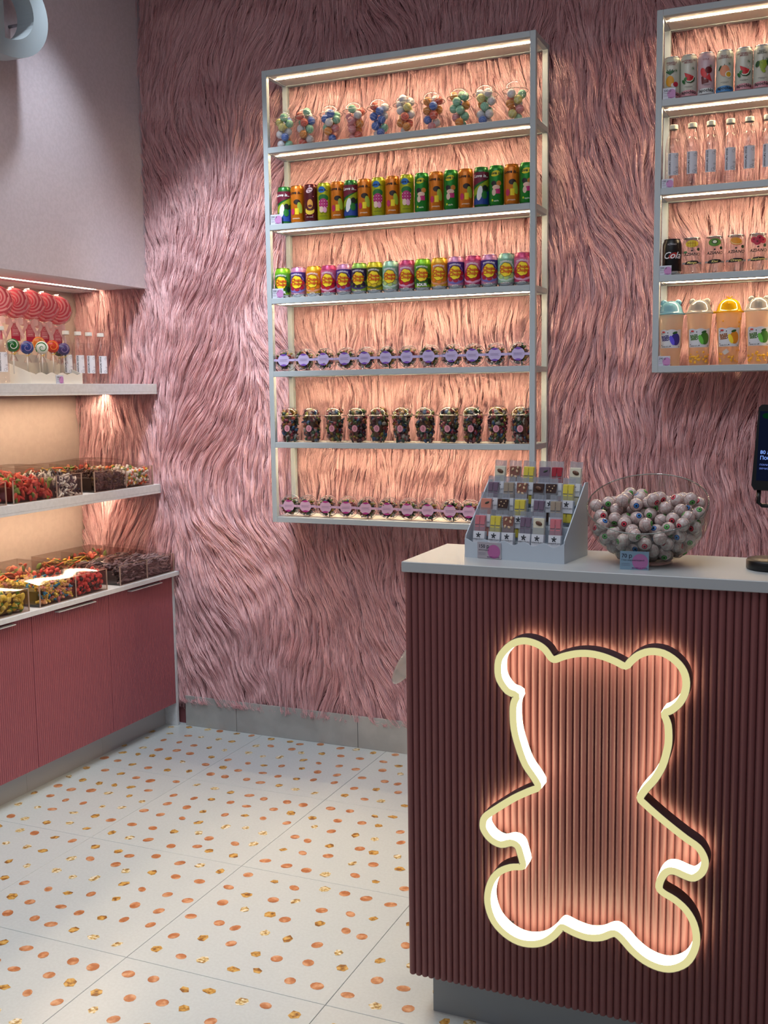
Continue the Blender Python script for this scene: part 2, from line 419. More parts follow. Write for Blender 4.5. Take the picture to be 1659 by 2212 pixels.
shelf_unit('shelf_unit', 'shorter lit metal shelf unit of drinks, cut off by the right edge', X3, X3+1.1069, ZB)

# ------------------------------------------------------------------ price tags
def price_tag(loc, price, what, label, w=.05, h=.038, rotz=0, bottom='MARMELLA STORE', group=None, colr=((200, 206, 222), (190, 136, 190)), lean=0):
    t = put('price_tag', None, None, loc, (lean, 0, rotz), label, 'price tag', group)
    MB().bbox((0, 0, 0), (w, .0016, h), M(colr[0], .3), .0003).obj('card', t)
    p = Print(d=.0003); r = h*.42
    p.blob(w*.70, h*.45, lambda a: (min(w*.295, r*math.cos(a)), r*math.sin(a)), colr[1], 28, 2)
    p.text(price, w*.05, h*.74, h*.30, (40, 40, 60), 'LEFT', .01)
    p.text(what, w*.05, h*.52, h*.13, (60, 60, 80), 'LEFT')
    p.text(bottom, w*.42, h*.10, h*.10, (120, 30, 120), 'LEFT', .01)
    for q in range(2): p.rect(w*.05, h*(.33-.09*q), w*.36, h*(.345-.09*q), (110, 112, 130))
    put('lettering', p.mesh('lettering'), t)
price_tag((X1+.024, YF+.002, ZA[2]), '200 р', 'напиток', 'grey and lilac price tag reading 200 beside the slim cartoon-coloured cans')
price_tag((X1+.024, YF+.002, ZA[3]), '200 р', 'напиток', 'grey and lilac price tag reading 200 beside the lollipop-flower soda cans')
price_tag((X3+.023, YF+.002, ZB[1]), '200 р', 'лимонад', 'price tag reading 200 before the pineapple can on the right unit', .042, .036)
price_tag((X3+.023, YF+.002, ZB[2]), '100 р', 'вода', 'price tag reading 100 before the first clear water bottle', .040, .030)
price_tag((X3+.021, YF+.002, ZB[3]), '200 р', 'напиток', 'price tag reading 200 before the black cola can', .040, .032)
price_tag((X3+.021, YF+.002, ZB[4]), '290 р', 'напиток', 'price tag reading 290 before the blue-lidded drink cup', .041, .034)

# ------------------------------------------------------------------ cans
silver = M((200, 200, 205), .18, 1)
def can_meshes(r, h, body, lidc=None, sleek=True, metal=.35):
    m = M(body, .35, metal, coat=.2); lm = M(lidc, .2, .9) if lidc else silver
    if sleek: pr = [(0, .002), (r*.72, .002), (r*.8, 0), (r*.9, .005), (r, .012), (r, h-.014), (r*.97, h-.010), (r*.87, h-.003)]
    else: pr = [(0, .002), (r*.7, .002), (r*.78, 0), (r*.9, .006), (r, .014), (r, h-.020), (r*.97, h-.014), (r*.83, h-.003)]
    k = .87 if sleek else .83
    body_ = MB().lathe(pr, m, 28, mats=[silver, silver, silver, silver if not sleek else m, m, m, m]).mesh('body')
    lid = MB().lathe([(r*k, h-.003), (r*(k+.02), h-.0015), (r*(k+.01), h), (r*(k-.05), h), (r*(k-.07), h-.004), (0, h-.004)], lm, 28).mesh('lid')
    tab = MB().X and None
    mb = MB(); mb.X = Matrix.Translation((0, -.002, h-.003)); mb.lathe([(.003, 0), (.009, 0), (.009, .001), (.003, .001)], lm, 12); tab = mb.mesh('pull_tab')
    return [('body', body_), ('lid', lid), ('pull_tab', tab)]
RS, HS = .0278, .1462
def love_print(kind):
    p = Print(RS); W = .038
    if kind == 'multi':
        p.rect(-W, .012, W, .045, (26, 66, 150), 12, 2, top=lambda u: u*.5, bot=lambda u: 0).rect(-W, .06, W, .085, (150, 170, 30), 12, 2, top=lambda u: u*.6, bot=lambda u: u*.6)
        p.rect(-W, .092, W, .128, (110, 20, 50), 12, 2, bot=lambda u: u*.4)
        p.blob(-.006, .052, lambda t: (.010*math.cos(t)+.004*math.sin(t), .026*math.sin(t)), (235, 238, 240))
        p.ell(.012, .045, .011, .014, (30, 120, 50)).ell(.014, .07, .010, .010, (20, 30, 30))
        p.text('Love is...', -.001, .113, .0155, (240, 240, 240), bold=.03, shear=.2)
    elif kind == 'orange':
        p.ell(.004, .082, .014, .010, (40, 22, 14)).ell(.016, .06, .010, .022, (170, 190, 60), .2)
        p.rect(-.004, .034, .011, .058, (236, 214, 20), 6).ell(-.014, .045, .008, .012, (190, 40, 90))
        p.text('Love is...', -.001, .118, .0155, (30, 16, 10), bold=.03, shear=.2).text('pineapple', 0, .019, .0075, (250, 230, 200), bold=.01)
    elif kind == 'maroon':
        p.ell(0, .045, .019, .016, (220, 190, 60)).ell(.002, .056, .017, .012, (74, 12, 24)).ell(.002, .07, .011, .018, (214, 150, 60)).ell(.002, .062, .008, .005, (90, 30, 20))
        p.ell(0, .122, .014, .009, (240, 210, 220), .5).text('Love\nis...', 0, .122, .009, (110, 20, 40), bold=.03)
        for x, y in ((.015, .098), (-.014, .03), (.012, .026)): p.ell(x, y, .002, .002, (230, 120, 140), 0, 8, 1)
        p.text('cola vanilla', 0, .02, .006, (220, 200, 200))
    elif kind == 'lime':
        p.ell(-.006, .120, .015, .012, (30, 110, 190)).text('Love is...', -.003, .119, .013, (18, 30, 60), bold=.03, shear=.2)
        p.ell(0, .088, .021, .014, (30, 110, 40)).ell(0, .066, .019, .020, (176, 40, 110))
        for i in range(12): p.ell(-.014+.0095*(i % 4), .054+.011*(i//4), .0016, .0016, (250, 210, 230), 0, 8, 1)
        p.ell(-.006, .044, .008, .012, (226, 196, 176)).ell(.006, .042, .007, .011, (222, 160, 190)).text('strawberry', 0, .019, .0065, (60, 80, 10), bold=.01)
    else:
        p.ell(-.003, .117, .017, .010, (226, 214, 30), .25).text('Love is...', -.001, .118, .0150, (14, 60, 24), bold=.03, shear=.2)
        p.ell(-.009, .082, .010, .009, (26, 22, 18)).ell(.010, .082, .009, .009, (200, 130, 50)).ell(0, .068, .014, .008, (232, 196, 176))
        p.rect(-.002, .045, .014, .062, (190, 30, 110), 6).ell(-.008, .05, .007, .012, (226, 200, 180)).text('apple', 0, .02, .008, (230, 250, 220), bold=.01).ell(-.013, .022, .003, .004, (210, 230, 40))
    return p.mesh()
LOVE = {'multi': ((26, 110, 44), (60, 140, 60), 'slim green can with maroon top and blue foot'), 'orange': ((214, 120, 14), (210, 130, 60), 'slim orange soda can'), 'maroon': ((84, 14, 24), (110, 40, 50), 'slim maroon vanilla cola can'),
        'lime': ((172, 178, 20), (190, 190, 60), 'slim lime yellow can with a pink berry patch'), 'green': ((20, 130, 34), (50, 150, 60), 'slim green apple soda can')}
LK = {k: can_meshes(RS, HS, v[0], v[1])+[('printed_label', love_print(k))] for k, v in LOVE.items()}
LX = [-.3455, -.287, -.227, -.1683, -.1101, -.0527, .0062, .0649, .1229, .1822, .2427, .3015, .3597, .4181, .4785, .5364, .5945, .652]
LT = 'multi orange maroon lime orange multi orange lime orange lime green orange green orange multi green orange green'.split()
for i, (x, t) in enumerate(zip(LX, LT)):
    build('soda_can', f'{LOVE[t][2]}, {ORD[i]} from the left in its row', 'can', (x, YF+.043, ZA[2]), LK[t], .26+.03*math.sin(i*5), 'slim soda cans on the second shelf')
RC, HC = .0325, .1195
def lolly_print(top, band, fruit, sour=False):
    p = Print(RC); W = .05
    p.rect(-W, .078, W, .099, top, 16, 2, bot=lambda u: -u*u*14)
    p.ring(0, .058, .034, .0045, band, 28, .35, PI-.35)
    p.rect(-W, .018, W, .026, band, 16, 1, top=lambda u: u*u*9, bot=lambda u: u*u*9)
    for a, b, r in ((-.019, .036, .009), (.021, .040, .010), (.002, .032, .009), (.026, .058, .008), (-.027, .05, .007)): p.ell(a, b, r, r*.9, fruit)
    F = lambda R: (lambda t: (R*.96*(1+.10*abs(math.cos(3.5*t)))*math.cos(t), R*1.08*(1+.10*abs(math.cos(3.5*t)))*math.sin(t)))
    p.blob(0, .060, F(.0222), (150, 70, 30), 42).blob(0, .060, F(.0208), (250, 226, 40), 42)
    p.text('Chupa\nChups', 0, .061, .0165, (205, 60, 10), bold=.03, shear=.15)
    if sour: p.text('SOUR', 0, .022, .014, (245, 245, 245), bold=.05).ell(.03, .035, .008, .012, (10, 40, 14))
    else: p.text('sparkling', 0, .0145, .006, (245, 240, 240), bold=.02)
    p.text('SPARKLING', 0, .0905, .0085, (230, 225, 235), bold=.03, arc=.05)
    return p.mesh()
CH = {'lime': ((130, 196, 30), (150, 200, 60), (90, 160, 40), (40, 110, 40), (30, 90, 30), True, 'bright lime green can marked sour'),
      'purple': ((206, 140, 180), (210, 150, 190), (60, 34, 120), (120, 110, 180), (170, 26, 60), False, 'pink and purple grape can'),
      'orange': ((222, 176, 40), (220, 160, 50), (226, 140, 20), (220, 150, 110), (230, 130, 20), False, 'yellow and orange can'),
      'pink': ((190, 60, 110), (220, 120, 150), (206, 100, 140), (224, 160, 190), (190, 20, 40), False, 'raspberry pink cherry can'),
      'dark': ((150, 196, 90), (150, 190, 80), (44, 30, 70), (70, 60, 110), (40, 24, 60), False, 'green can with dark grape print'),
      'yellow': ((206, 190, 30), (200, 190, 60), (90, 96, 20), (90, 100, 40), (220, 190, 30), False, 'mustard yellow can'),
      'mint': ((160, 206, 180), (170, 210, 190), (120, 180, 150), (190, 220, 200), (180, 210, 120), False, 'pale mint green melon can')}
CK = {k: can_meshes(RC, HC, v[0], v[1], False)+[('printed_label', lolly_print(*v[2:6]))] for k, v in CH.items()}
CX = [-.3622, -.2913, -.2217, -.1559, -.0881, -.0222, .0438, .1105, .1779, .2434, .3111, .3769, .4443, .5089, .5739, .6361]
CT = 'lime purple orange pink purple dark yellow mint pink lime orange purple pink purple mint pink'.split()
for i, (x, t) in enumerate(zip(CX, CT)):
    build('soda_can', f'{CH[t][6]} with a yellow flower emblem, {ORD[i]} from the left', 'can', (x, YF+.046, ZA[3]), CK[t], .20, 'short soda cans with a yellow flower emblem')

# slim fruit-soda cans on the right unit
def fruit_print(kind):
    p = Print(RS); g = (60, 110, 60); W = .046
    band = {'peach': (70, 140, 200), 'cola': (220, 224, 224)}.get(kind, (214, 150, 160))
    p.rect(-W, .006, W, .025, band, 14, 2, top=lambda u: -u*u*5).text('lapochka', 0, .0175, .0145, (24, 20, 24), bold=.02)
    nm = {'pine': 'PINEAPPLE\nLYCHEE', 'melon': 'WATERMELON\nMELISSA', 'cola': 'COLA', 'peach': 'PEACH\nPASSIONFRUIT', 'grape': 'FIZZY\nRIESLING'}[kind]
    p.text(nm, -.002, .117, .0075, (150, 90, 90) if kind != 'grape' else (70, 80, 50), bold=.02)
    p.ring(.014, .094, .0052, .0006, g, 16).ell(.014, .094, .002, .003, g, .6, 10, 1)
    p.rect(-.013, .0355, .013, .0363, (90, 90, 90)).rect(-.007, .0325, .007, .0332, (90, 90, 90))
    if kind == 'pine':
        p.ell(-.006, .060, .013, .018, (226, 160, 20))
        for a in (-.9, -.5, 0, .5, .9): p.ell(-.006+.008*math.sin(a), .084+.006*math.cos(a), .0022, .010, (20, 90, 44), -a, 12, 2)
        p.ell(.004, .046, .006, .007, (238, 226, 220)).ell(.012, .049, .008, .008, (190, 30, 60))
    if kind == 'melon':
        p.poly([(-.014, .082), (.020, .066), (.016, .054), (.006, .048), (-.006, .050), (-.012, .058)], (30, 70, 30), .001, -.0015).poly([(-.014, .082), (.018, .067), (.014, .056), (.006, .050), (-.005, .052), (-.011, .060)], (222, 232, 214)).poly([(-.014, .082), (.016, .068), (.012, .058), (.005, .0535), (-.004, .0545), (-.009, .061)], (206, 36, 44))
        for q in range(5): p.ell(-.007+.004*q, .063-.001*(q % 3), .0005, .001, (30, 20, 20), 0, 8, 1)
        p.ell(-.016, .052, .004, .008, (30, 100, 40), .5).ell(-.010, .061, .004, .006, (50, 130, 60), -.6)
    if kind == 'cola':
        p.ell(-.009, .074, .009, .017, (216, 60, 64), .35).ell(.007, .082, .011, .011, (104, 16, 22))
        p.poly([(-.016, .062), (-.010, .063), (-.007, .050), (.006, .054), (.007, .042), (-.014, .038)], (104, 16, 22)).poly([(.009, .072), (-.003, .056), (.018, .044)], (206, 50, 56))
    if kind == 'peach':
        p.ell(-.001, .072, .015, .018, (226, 150, 110)).ell(-.016, .082, .003, .009, (24, 80, 40), -.5).ell(.011, .060, .0105, .011, (236, 232, 216)).ell(.011, .060, .0075, .008, (214, 170, 40))
        p.ell(-.002, .091, .001, .003, (60, 50, 20), 0, 8, 1)
    if kind == 'grape':
        for x, z in ((-.008, .085), (0, .087), (.008, .086), (-.006, .077), (.002, .078), (.009, .077), (-.003, .069), (.005, .069), (0, .061), (.004, .056)): p.ell(x, z, .0052, .0052, (150, 176, 50), 0, 14, 2)
        p.ell(-.015, .080, .006, .010, (36, 84, 34), -.3).ell(.016, .082, .005, .009, (36, 84, 34), .3).rect(.0005, .09, .0015, .1, (60, 50, 30), 2)
    return p.mesh()
FC = {k: can_meshes(RS, .1415, (206, 176, 186) if k == 'cola' else (206, 208, 194), metal=0)+[('printed_label', fruit_print(k))] for k in ('pine', 'melon', 'cola', 'peach', 'grape')}
FN = [('pine', 'slim white can printed with pineapple and lychee'), ('melon', 'slim white watermelon can beside the pineapple can'), ('cola', 'slim dusty pink cola can with red geometric shapes'), ('peach', 'slim white peach can with a blue foot band'),
      ('melon', 'slim white watermelon can between the peach and grape cans'), ('grape', 'slim white can printed with green grapes'), ('melon', 'slim white watermelon can right of the grape can')]
for i, (x, (k, l)) in enumerate(zip([1.1594, 1.215, 1.2719, 1.3314, 1.3923, 1.449, 1.507], FN)):
    build('soda_can', l, 'can', (x, YF+.042, ZB[1]), FC[k], .12, 'slim fruit soda cans on the right unit')

# clear bottles
cap_m = M((206, 206, 190), .45)
def bottle_parts(h=.2166, r=.0285, lab=(206, 208, 218), lz=.045, lh=.074, cap=(206, 206, 190)):
    pr = [(0, .003), (r*.7, .001), (r*.96, .006), (r, .014)]
    for k in range(5): z = .018+k*.006; pr += [(r, z), (r*.955, z+.0025), (r, z+.005)]
    pr += [(r, lz+.004), (r*.97, lz+.006), (r*.97, lz+lh-.004), (r, lz+lh+.002), (r*.95, lz+lh+.007), (r, lz+lh+.012), (r*.97, lz+lh+.022), (r*.75, h*.80), (r*.5, h*.88), (r*.44, h*.90), (r*.44, h*.93), (r*.5, h*.935), (r*.42, h*.94), (r*.42, h*.985)]
    sh = MB().lathe(pr, clear((252, 250, 250), .9, .05, .03), 24).mesh('shell')
    wt = MB().lathe([(0, .005), (r*.9, .008), (r*.93, .04), (r*.93, lz+lh+.01), (r*.88, lz+lh+.022), (r*.72, h*.785), (0, h*.785)], clear((250, 248, 248), .5, .02, .02), 20).mesh('water')
    cp = MB().lathe([(r*.5, h*.93), (r*.51, h*.935), (r*.51, h*.945), (r*.50, h*.948), (r*.50, h-.002), (r*.46, h), (0, h)], M(cap, .45), 24, mod=lambda a, z: 1+.015*math.cos(a*24)).mesh('cap')
    p = Print(r*.99, .0006); u0, u1 = -.018, .017
    p.rect(u0, lz, u1, lz+lh, lab, 8, 1).text('вода питьевая', u0+.007, lz+lh*.5, .0098, (30, 30, 44), bold=.01, rot=-PI/2)
    for (a, b, rr) in ((.009, lz+lh-.012, .005), (.014, lz+lh-.006, .004), (.006, lz+.008, .0055), (.012, lz+.012, .0045), (.010, lz+.026, .003), (.014, lz+.025, .0025)): p.ring(a, b, rr, .0007, (60, 60, 84), 5)
    return [('shell', sh), ('water', wt), ('cap', cp), ('printed_label', p.mesh())]
BP = bottle_parts()
for i, x in enumerate([1.1659, 1.2284, 1.2893, 1.3524, 1.4132, 1.4720, 1.533]):
    build('water_bottle', f'clear water bottle with grey label, {ORD[i]} from the left on the right shelf unit', 'bottle', (x, YF+.055, ZB[2]), BP, .16, 'water bottles on the right unit')
BP2 = bottle_parts(lab=(236, 234, 240), cap=(240, 238, 232))
for i, y in enumerate([.341, .71, .785, .854, .933]):
    l = ['clear water bottle at the left end of the lollipop shelf', 'clear water bottle nearest the lollipop stand, partly behind it', 'clear water bottle second from the lollipop stand', 'clear water bottle second from the fur wall', 'clear water bottle nearest the fur wall on the lollipop shelf'][i]
    build('water_bottle', l, 'bottle', (-1.2, y, 1.5594), BP2, .95, 'water bottles on the left shelf')

# transparent cans + black cola can
def az_parts(kind):
    r, h = .0325, .1235
    fr = {'Mango': (214, 190, 50), 'Kiwi': (90, 140, 50), 'Orange': (230, 150, 40), 'Raspberry': (180, 40, 70)}[kind]
    pr = [(0, .002), (r*.7, .002), (r*.78, 0), (r*.92, .008), (r, .016), (r, h-.020), (r*.97, h-.012), (r*.84, h-.003)]
    sh = MB().lathe(pr, clear((246, 240, 238), .9, .06, .04, .12, (240, 230, 226), .6), 28, mod=lambda a, z: 1-(.05*max(0, math.cos(a*5)) if 0 < z < .010 else 0)).mesh('shell')
    lid = MB().lathe([(r*.84, h-.003), (r*.87, h-.0015), (r*.86, h), (r*.79, h), (r*.77, h-.004), (0, h-.004)], silver, 28).mesh('lid')
    p = Print(r, .0005); W = .03
    if kind == 'Mango':
        p.ell(0, h-.022, .022, .012, fr).rect(-.02, h-.03, .02, h-.0295, (190, 120, 20))
        for k in range(4): p.rect(-.014+.008*k, h-.031, -.013+.008*k, h-.014, (180, 120, 20), 1)
        p.rect(-.014, h-.020, .014, h-.019, (180, 120, 20)).ell(-.022, .074, .007, .004, (70, 120, 80))
    elif kind == 'Kiwi':
        p.ell(0, h-.022, .021, .013, (80, 130, 40)).ell(0, h-.022, .018, .011, fr).ell(0, h-.020, .010, .007, (30, 60, 20)).ell(0, h-.020, .0065, .0048, (226, 230, 200))
    elif kind == 'Orange':
        p.ell(0, h-.023, .021, .013, (200, 110, 20), -.2).ell(0, h-.022, .0195, .0115, (244, 220, 160), -.2).ell(0, h-.021, .018, .010, fr, -.2)
        for k in range(7): a = PI*k/6; p.poly([(0, h-.0215), (.016*math.cos(a+.04), h-.0215-.009*math.sin(a+.04)), (.016*math.cos(a), h-.0215-.009*math.sin(a))], (246, 210, 130))
    else:
        for a, b in ((-.014, -.022), (.004, -.018), (.016, -.025), (-.003, -.03)): p.ell(a, h+b, .011, .010, fr).ell(a, h+b+.002, .003, .003, (110, 10, 30))
    p.ell(.021, h-.041, .0052, .0052, (20, 60, 30))
    p.rect(-.036, .034, .036, .040, (150, 150, 150), 12)
    p.text('AZIANO', 0, .066, .0135, (16, 14, 16), bold=.02, shear=.25, sx=1.0).ell(0, .078, .0035, .0028, (20, 20, 20), 0, 8, 1)
    p.poly([(-.021, .038), (-.023, .032), (-.008, .031), (.012, .033), (.024, .038), (.018, .044), (0, .045), (-.014, .043)], (20, 16, 18)).text(kind, 0, .038, .0105, (236, 220, 130), shear=.3, bold=.01)
    return [('shell', sh), ('lid', lid), ('printed_label', p.mesh())]
pc = Print(.0325); pc.ell(.004, .066, .017, .009, (160, 30, 30), .4).text('Cola', 0, .066, .032, (236, 236, 240), bold=.01, shear=.35).text('AZIANO', 0, .104, .008, (180, 180, 190))
build('soda_can', 'black cola can with white script lettering', 'can', (1.1682, YF+.048, ZB[3]), can_meshes(.0325, .1235, (14, 12, 14), (40, 40, 44), False)+[('printed_label', pc.mesh())], .12)
for x, kd in ((1.235, 'Mango'), (1.3096, 'Kiwi'), (1.3786, 'Orange'), (1.4489, 'Raspberry')):
    build('soda_can', f'transparent soda can printed with {kd.lower()} fruit at the top', 'can', (x, YF+.048, ZB[3]), az_parts(kd), .12, 'transparent fruit soda cans')

# drink cups with animal lids
def drink_cup(x, lid, lab, fruit, jelly, label, word, kind):
    t = thing('drink_cup', label, 'cup', (x, YF+.062, ZB[4]), .12, 'drink cups with shaped lids')
    rb, rt, h = .0315, .0425, .178; R = lambda z: rb+(rt-rb)*z/h
    liq = (255, 232, 208)
    MB().lathe([(0, .002), (rb-.002, .002), (rb, .004), (R(.06), .06), (R(.12), .12), (rt, h-.002), (rt-.001, h)], clear((250, 240, 230), .4, .03, .15, .72, liq, .75), 32).obj('cup', t)
    lm = clear(lid, .8, .05, .08, .72 if kind != 'plain' else .5, lid, .45)
    lb = MB().lathe([(rt+.001, h-.001), (rt+.0055, h), (rt+.0055, h+.004), (rt+.001, h+.005), (rt-.003, h+.012), (rt*.82, h+.028), (rt*.6, h+.040), (rt*.32, h+.046), (0, h+.048)], lm, 32)
    lo = lb.obj('lid', t)
    if kind in ('ears', 'plain'):
        for s in (-1, 1): MB().ball((s*.024, 0, h+.041), .0115, lm, 12, 8, (1, .6, 1)).obj('ear', lo)
        if kind == 'plain': MB().ball((0, -.024, h+.026), .015, lm, 14, 8, (1, .35, 1)).obj('spout_cap', lo)
    else:
        for a in (-.5, .5): MB().tube([(0, 0, h+.047), (a*.012, 0, h+.053), (a*.022, 0, h+.055)], .0028, lm, 6, rf=lambda q: 1-.5*q).obj('sprout', lo)
        MB().ball((-rt-.006, 0, h+.003), .005, lm, 8, 6).obj('tab', lo)
    p = Print(R=rt, d=.0006, Rf=lambda z: R(z))
    wave = lambda u: .004*abs(math.sin(u*95+1))+.004
    p.rect(-.04, .062, .042, .118, (216, 220, 226), 24, 6, top=wave)
    p.text(word, -.017, .096, .0125, lab, bold=.05, rot=.08)
    p.ell(.019, .092, .016, .021, fruit).ell(.006, .088, .007, .017, tuple(min(255, int(c*1.5+20)) for c in fruit), .35).ell(.016, .114, .009, .004, (40, 90, 40), .3)
    for a, b in ((-.03, .112), (-.008, .114), (-.03, .072), (0, .068), (.03, .066)): p.ell(a, b, .0018, .0018, (30, 34, 40), 0, 8, 1)
    p.text('drink 0.5 L', -.015, .067, .006, (60, 60, 70), bold=.02).ell(-.022, .117, .006, .0028, (200, 60, 60))
    if kind == 'sprout': p.poly([(-.020, .044), (-.006, .055), (.003, .044), (-.011, .033)], (206, 200, 190))
    put('printed_label', p.mesh(), t)
    if jelly:
        mb = MB(); rr = random.Random(int(x*1000))
        for i in range(jelly):
            a = rr.uniform(-1.5, 1.5); z = rr.choice((rr.uniform(.01, .058), rr.uniform(.01, .03), rr.uniform(.125, .16) if kind == 'sprout' else .03)); q = R(z)-.0036
            mb.ball((q*math.sin(a), -q*math.cos(a), z), rr.uniform(.004, .006), M((240, 180, 50), .4), 8, 6)
        mb.obj('jelly_cubes', t, kind='stuff')
drink_cup(1.1656, (150, 206, 226), (50, 50, 120), (54, 46, 140), 0, 'plum drink cup under a pale blue lid with ears', 'BASIL\nSEED', 'ears')
drink_cup(1.2626, (200, 200, 196), (60, 110, 30), (60, 120, 40), 40, 'green-labelled drink cup under a clear eared lid, left of the yellow lid', 'BASIL\nSEED', 'plain')
drink_cup(1.3604, (244, 204, 10), (140, 80, 10), (220, 140, 30), 22, 'peach drink cup under a bright yellow domed lid', 'BASIL\nSEED', 'sprout')
drink_cup(1.4564, (206, 206, 202), (60, 110, 30), (60, 120, 40), 40, 'green-labelled drink cup under a clear eared lid, right of the yellow lid', 'BASIL\nSEED', 'plain')

# ------------------------------------------------------------------ packing helper
def pack(Rf, rb, n, zmin, zmax, seed, tries=260):
    """greedy lowest-seat packing of equal balls inside a vessel whose inner radius at height z is Rf(z)"""
    r = np.random.default_rng(seed); P = np.zeros((0, 3))
    for _ in range(n):
        best = None
        xy = r.uniform(-1, 1, (tries, 2)); xy = xy[(xy**2).sum(1) < 1]*max(Rf(zmin+(zmax-zmin)*q) for q in (0, .3, .6, 1))
        zs = np.full(len(xy), zmin+rb)
        if len(P):
            d2 = ((xy[:, None]-P[None, :, :2])**2).sum(2); m = d2 < (2*rb)**2
            zs = np.maximum(zs, np.where(m, P[None, :, 2]+np.sqrt(np.maximum((2*rb)**2-d2, 0)), -1).max(1))
        rho = np.sqrt((xy**2).sum(1))
        for it in range(40):
            bad = rho+rb > np.array([Rf(z-zs.min()*0) for z in zs])
            if not bad.any(): break
            zs = np.where(bad, zs+.004, zs)
        ok = (rho+rb <= np.array([Rf(z) for z in zs])+1e-4) & (zs < zmax)
        # raised seats may rest on the wall only if they miss every ball
        if len(P): ok &= (((np.c_[xy, zs][:, None]-P[None])**2).sum(2) >= (2*rb)**2*.97).all(1)
        if not ok.any(): continue
        i = np.where(ok, zs, 9).argmin(); P = np.vstack([P, [xy[i, 0], xy[i, 1], zs[i]]])
    return P

# ------------------------------------------------------------------ domed cups
CLEAR = clear((252, 252, 252), .95, .035, .03)
def dome_cup(rb, rt, hc, h):
    cup = MB().lathe([(0, .003), (rb-.003, .002), (rb, 0), (rb+.001, .004), (rb+(rt-rb)*.5, hc*.5), (rt-.002, hc-.008), (rt-.002, hc-.002), (rt+.001, hc)], CLEAR, 32).mesh('cup')
    pr = [(rt+.001, hc), (rt+.0035, hc+.0005), (rt+.0035, hc+.003), (rt, hc+.004)]
    for k in range(8): a = PI/2*k/7; pr.append(((rt-.003)*math.cos(a), hc+.006+(h-hc-.006)*math.sin(a)))
    rim = MB().tube([((rt+.003)*math.cos(k*PI/18), (rt+.003)*math.sin(k*PI/18), hc+.002) for k in range(36)], .0011, clear((240, 236, 236), .9, .25, .05, .35, (236, 226, 222), .4), 6, closed=True).mesh('rim')
    return cup, MB().lathe(pr, CLEAR, 32).mesh('dome_lid'), rim
candy_cols = {'mint green': (146, 208, 178), 'white': (226, 226, 232), 'blue': (84, 118, 200), 'orange': (224, 146, 66), 'red': (222, 104, 88), 'yellow': (220, 214, 134), 'pink': (228, 150, 156)}
def swirl_mat(c):
    m, nt, N, L = new_mat('hard_candy'); b = N['Principled BSDF']; b.inputs['Roughness'].default_value = .3
    tc = N.new('ShaderNodeTexCoord'); wv = N.new('ShaderNodeTexWave'); wv.wave_type = 'RINGS'; wv.inputs['Scale'].default_value = 55; wv.inputs['Distortion'].default_value = 2
    mx = N.new('ShaderNodeMix'); mx.data_type = 'RGBA'; mx.inputs[6].default_value = lin(c); mx.inputs[7].default_value = lin([min(255, v*.45+140) for v in c])
    mr = N.new('ShaderNodeMapRange'); mr.inputs[1].default_value = .75; mr.inputs[2].default_value = 1; mr.inputs[4].default_value = .7
    L.new(tc.outputs['Object'], wv.inputs[0]); L.new(wv.outputs['Fac'], mr.inputs[0]); L.new(mr.outputs[0], mx.inputs[0]); L.new(mx.outputs[2], b.inputs['Base Color'])
    b.inputs['Subsurface Weight'].default_value = 0
    return m
CBR = .0160
cb = {k: MB().ball((0, 0, 0), CBR, swirl_mat(c), 20, 12, mod=lambda a, t: 1+.022*math.cos(a*10)*math.sin(t)-.02).mesh('candy_ball') for k, c in candy_cols.items()}
bc, bl, brm = dome_cup(.033, .0435, .108, .146)
bR = lambda z: (.031+.0105*z/.108) if z < .108 else math.sqrt(max(0, .041**2-((z-.108)*1.12)**2))
packs = [pack(bR, CBR, 18, .002, .135, s) for s in (1, 2, 3, 5)]
fillh = [1, 1, .93, 1, .95, 1, 1, 1, 1, .85]
favs = [('mint green', 'white', 'white', 'mint green', 'orange', 'blue', 'yellow'), ('mint green', 'orange', 'white', 'blue', 'red', 'mint green'), ('white', 'blue', 'red', 'mint green', 'orange', 'pink'), ('orange', 'red', 'white', 'mint green', 'pink', 'pink'),
        ('white', 'mint green', 'blue', 'red', 'orange'), ('mint green', 'blue', 'orange', 'red', 'white', 'yellow'), ('blue', 'red', 'orange', 'red', 'white', 'pink'), ('blue', 'mint green', 'mint green', 'orange', 'pink'), ('yellow', 'white', 'blue', 'orange', 'mint green'), ('white', 'yellow', 'mint green', 'pink', 'orange')]
for i, x in enumerate([-.3433, -.25, -.1382, -.0367, .0668, .174, .2846, .391, .4915, .604]):
    y = YF+.055
    build('candy_cup', f'clear domed cup of pastel candy balls, {ORD[i]} from the left on the top shelf', 'cup', (x, y, ZA[1]), [('cup', bc), ('dome_lid', bl), ('rim', brm)], 0, 'domed cups of candy balls')
    P = packs[i % 4]; rr = random.Random(100+i); th = i*1.3
    seen = {}
    for p in sorted(P, key=lambda q: q[2]):
        if p[2] > .13*fillh[i]: continue
        c = rr.choice(favs[i]); seen[c] = seen.get(c, 0)+1; nth = ['lowest', 'second lowest', 'third lowest', 'fourth lowest', 'fifth lowest', 'sixth lowest', 'seventh lowest', 'eighth lowest', 'ninth lowest', 'tenth lowest', 'eleventh lowest', 'twelfth lowest'][seen[c]-1]
        put('candy_ball', cb[c], None, (x+p[0]*math.cos(th)-p[1]*math.sin(th), y+p[0]*math.sin(th)+p[1]*math.cos(th), ZA[1]+p[2]), (rr.uniform(0, 6), rr.uniform(0, 6), rr.uniform(0, 6)),
            f'{nth} {c} candy ball in the {ORD[i]} domed cup from the left', 'candy', 'candy balls in the domed cups')

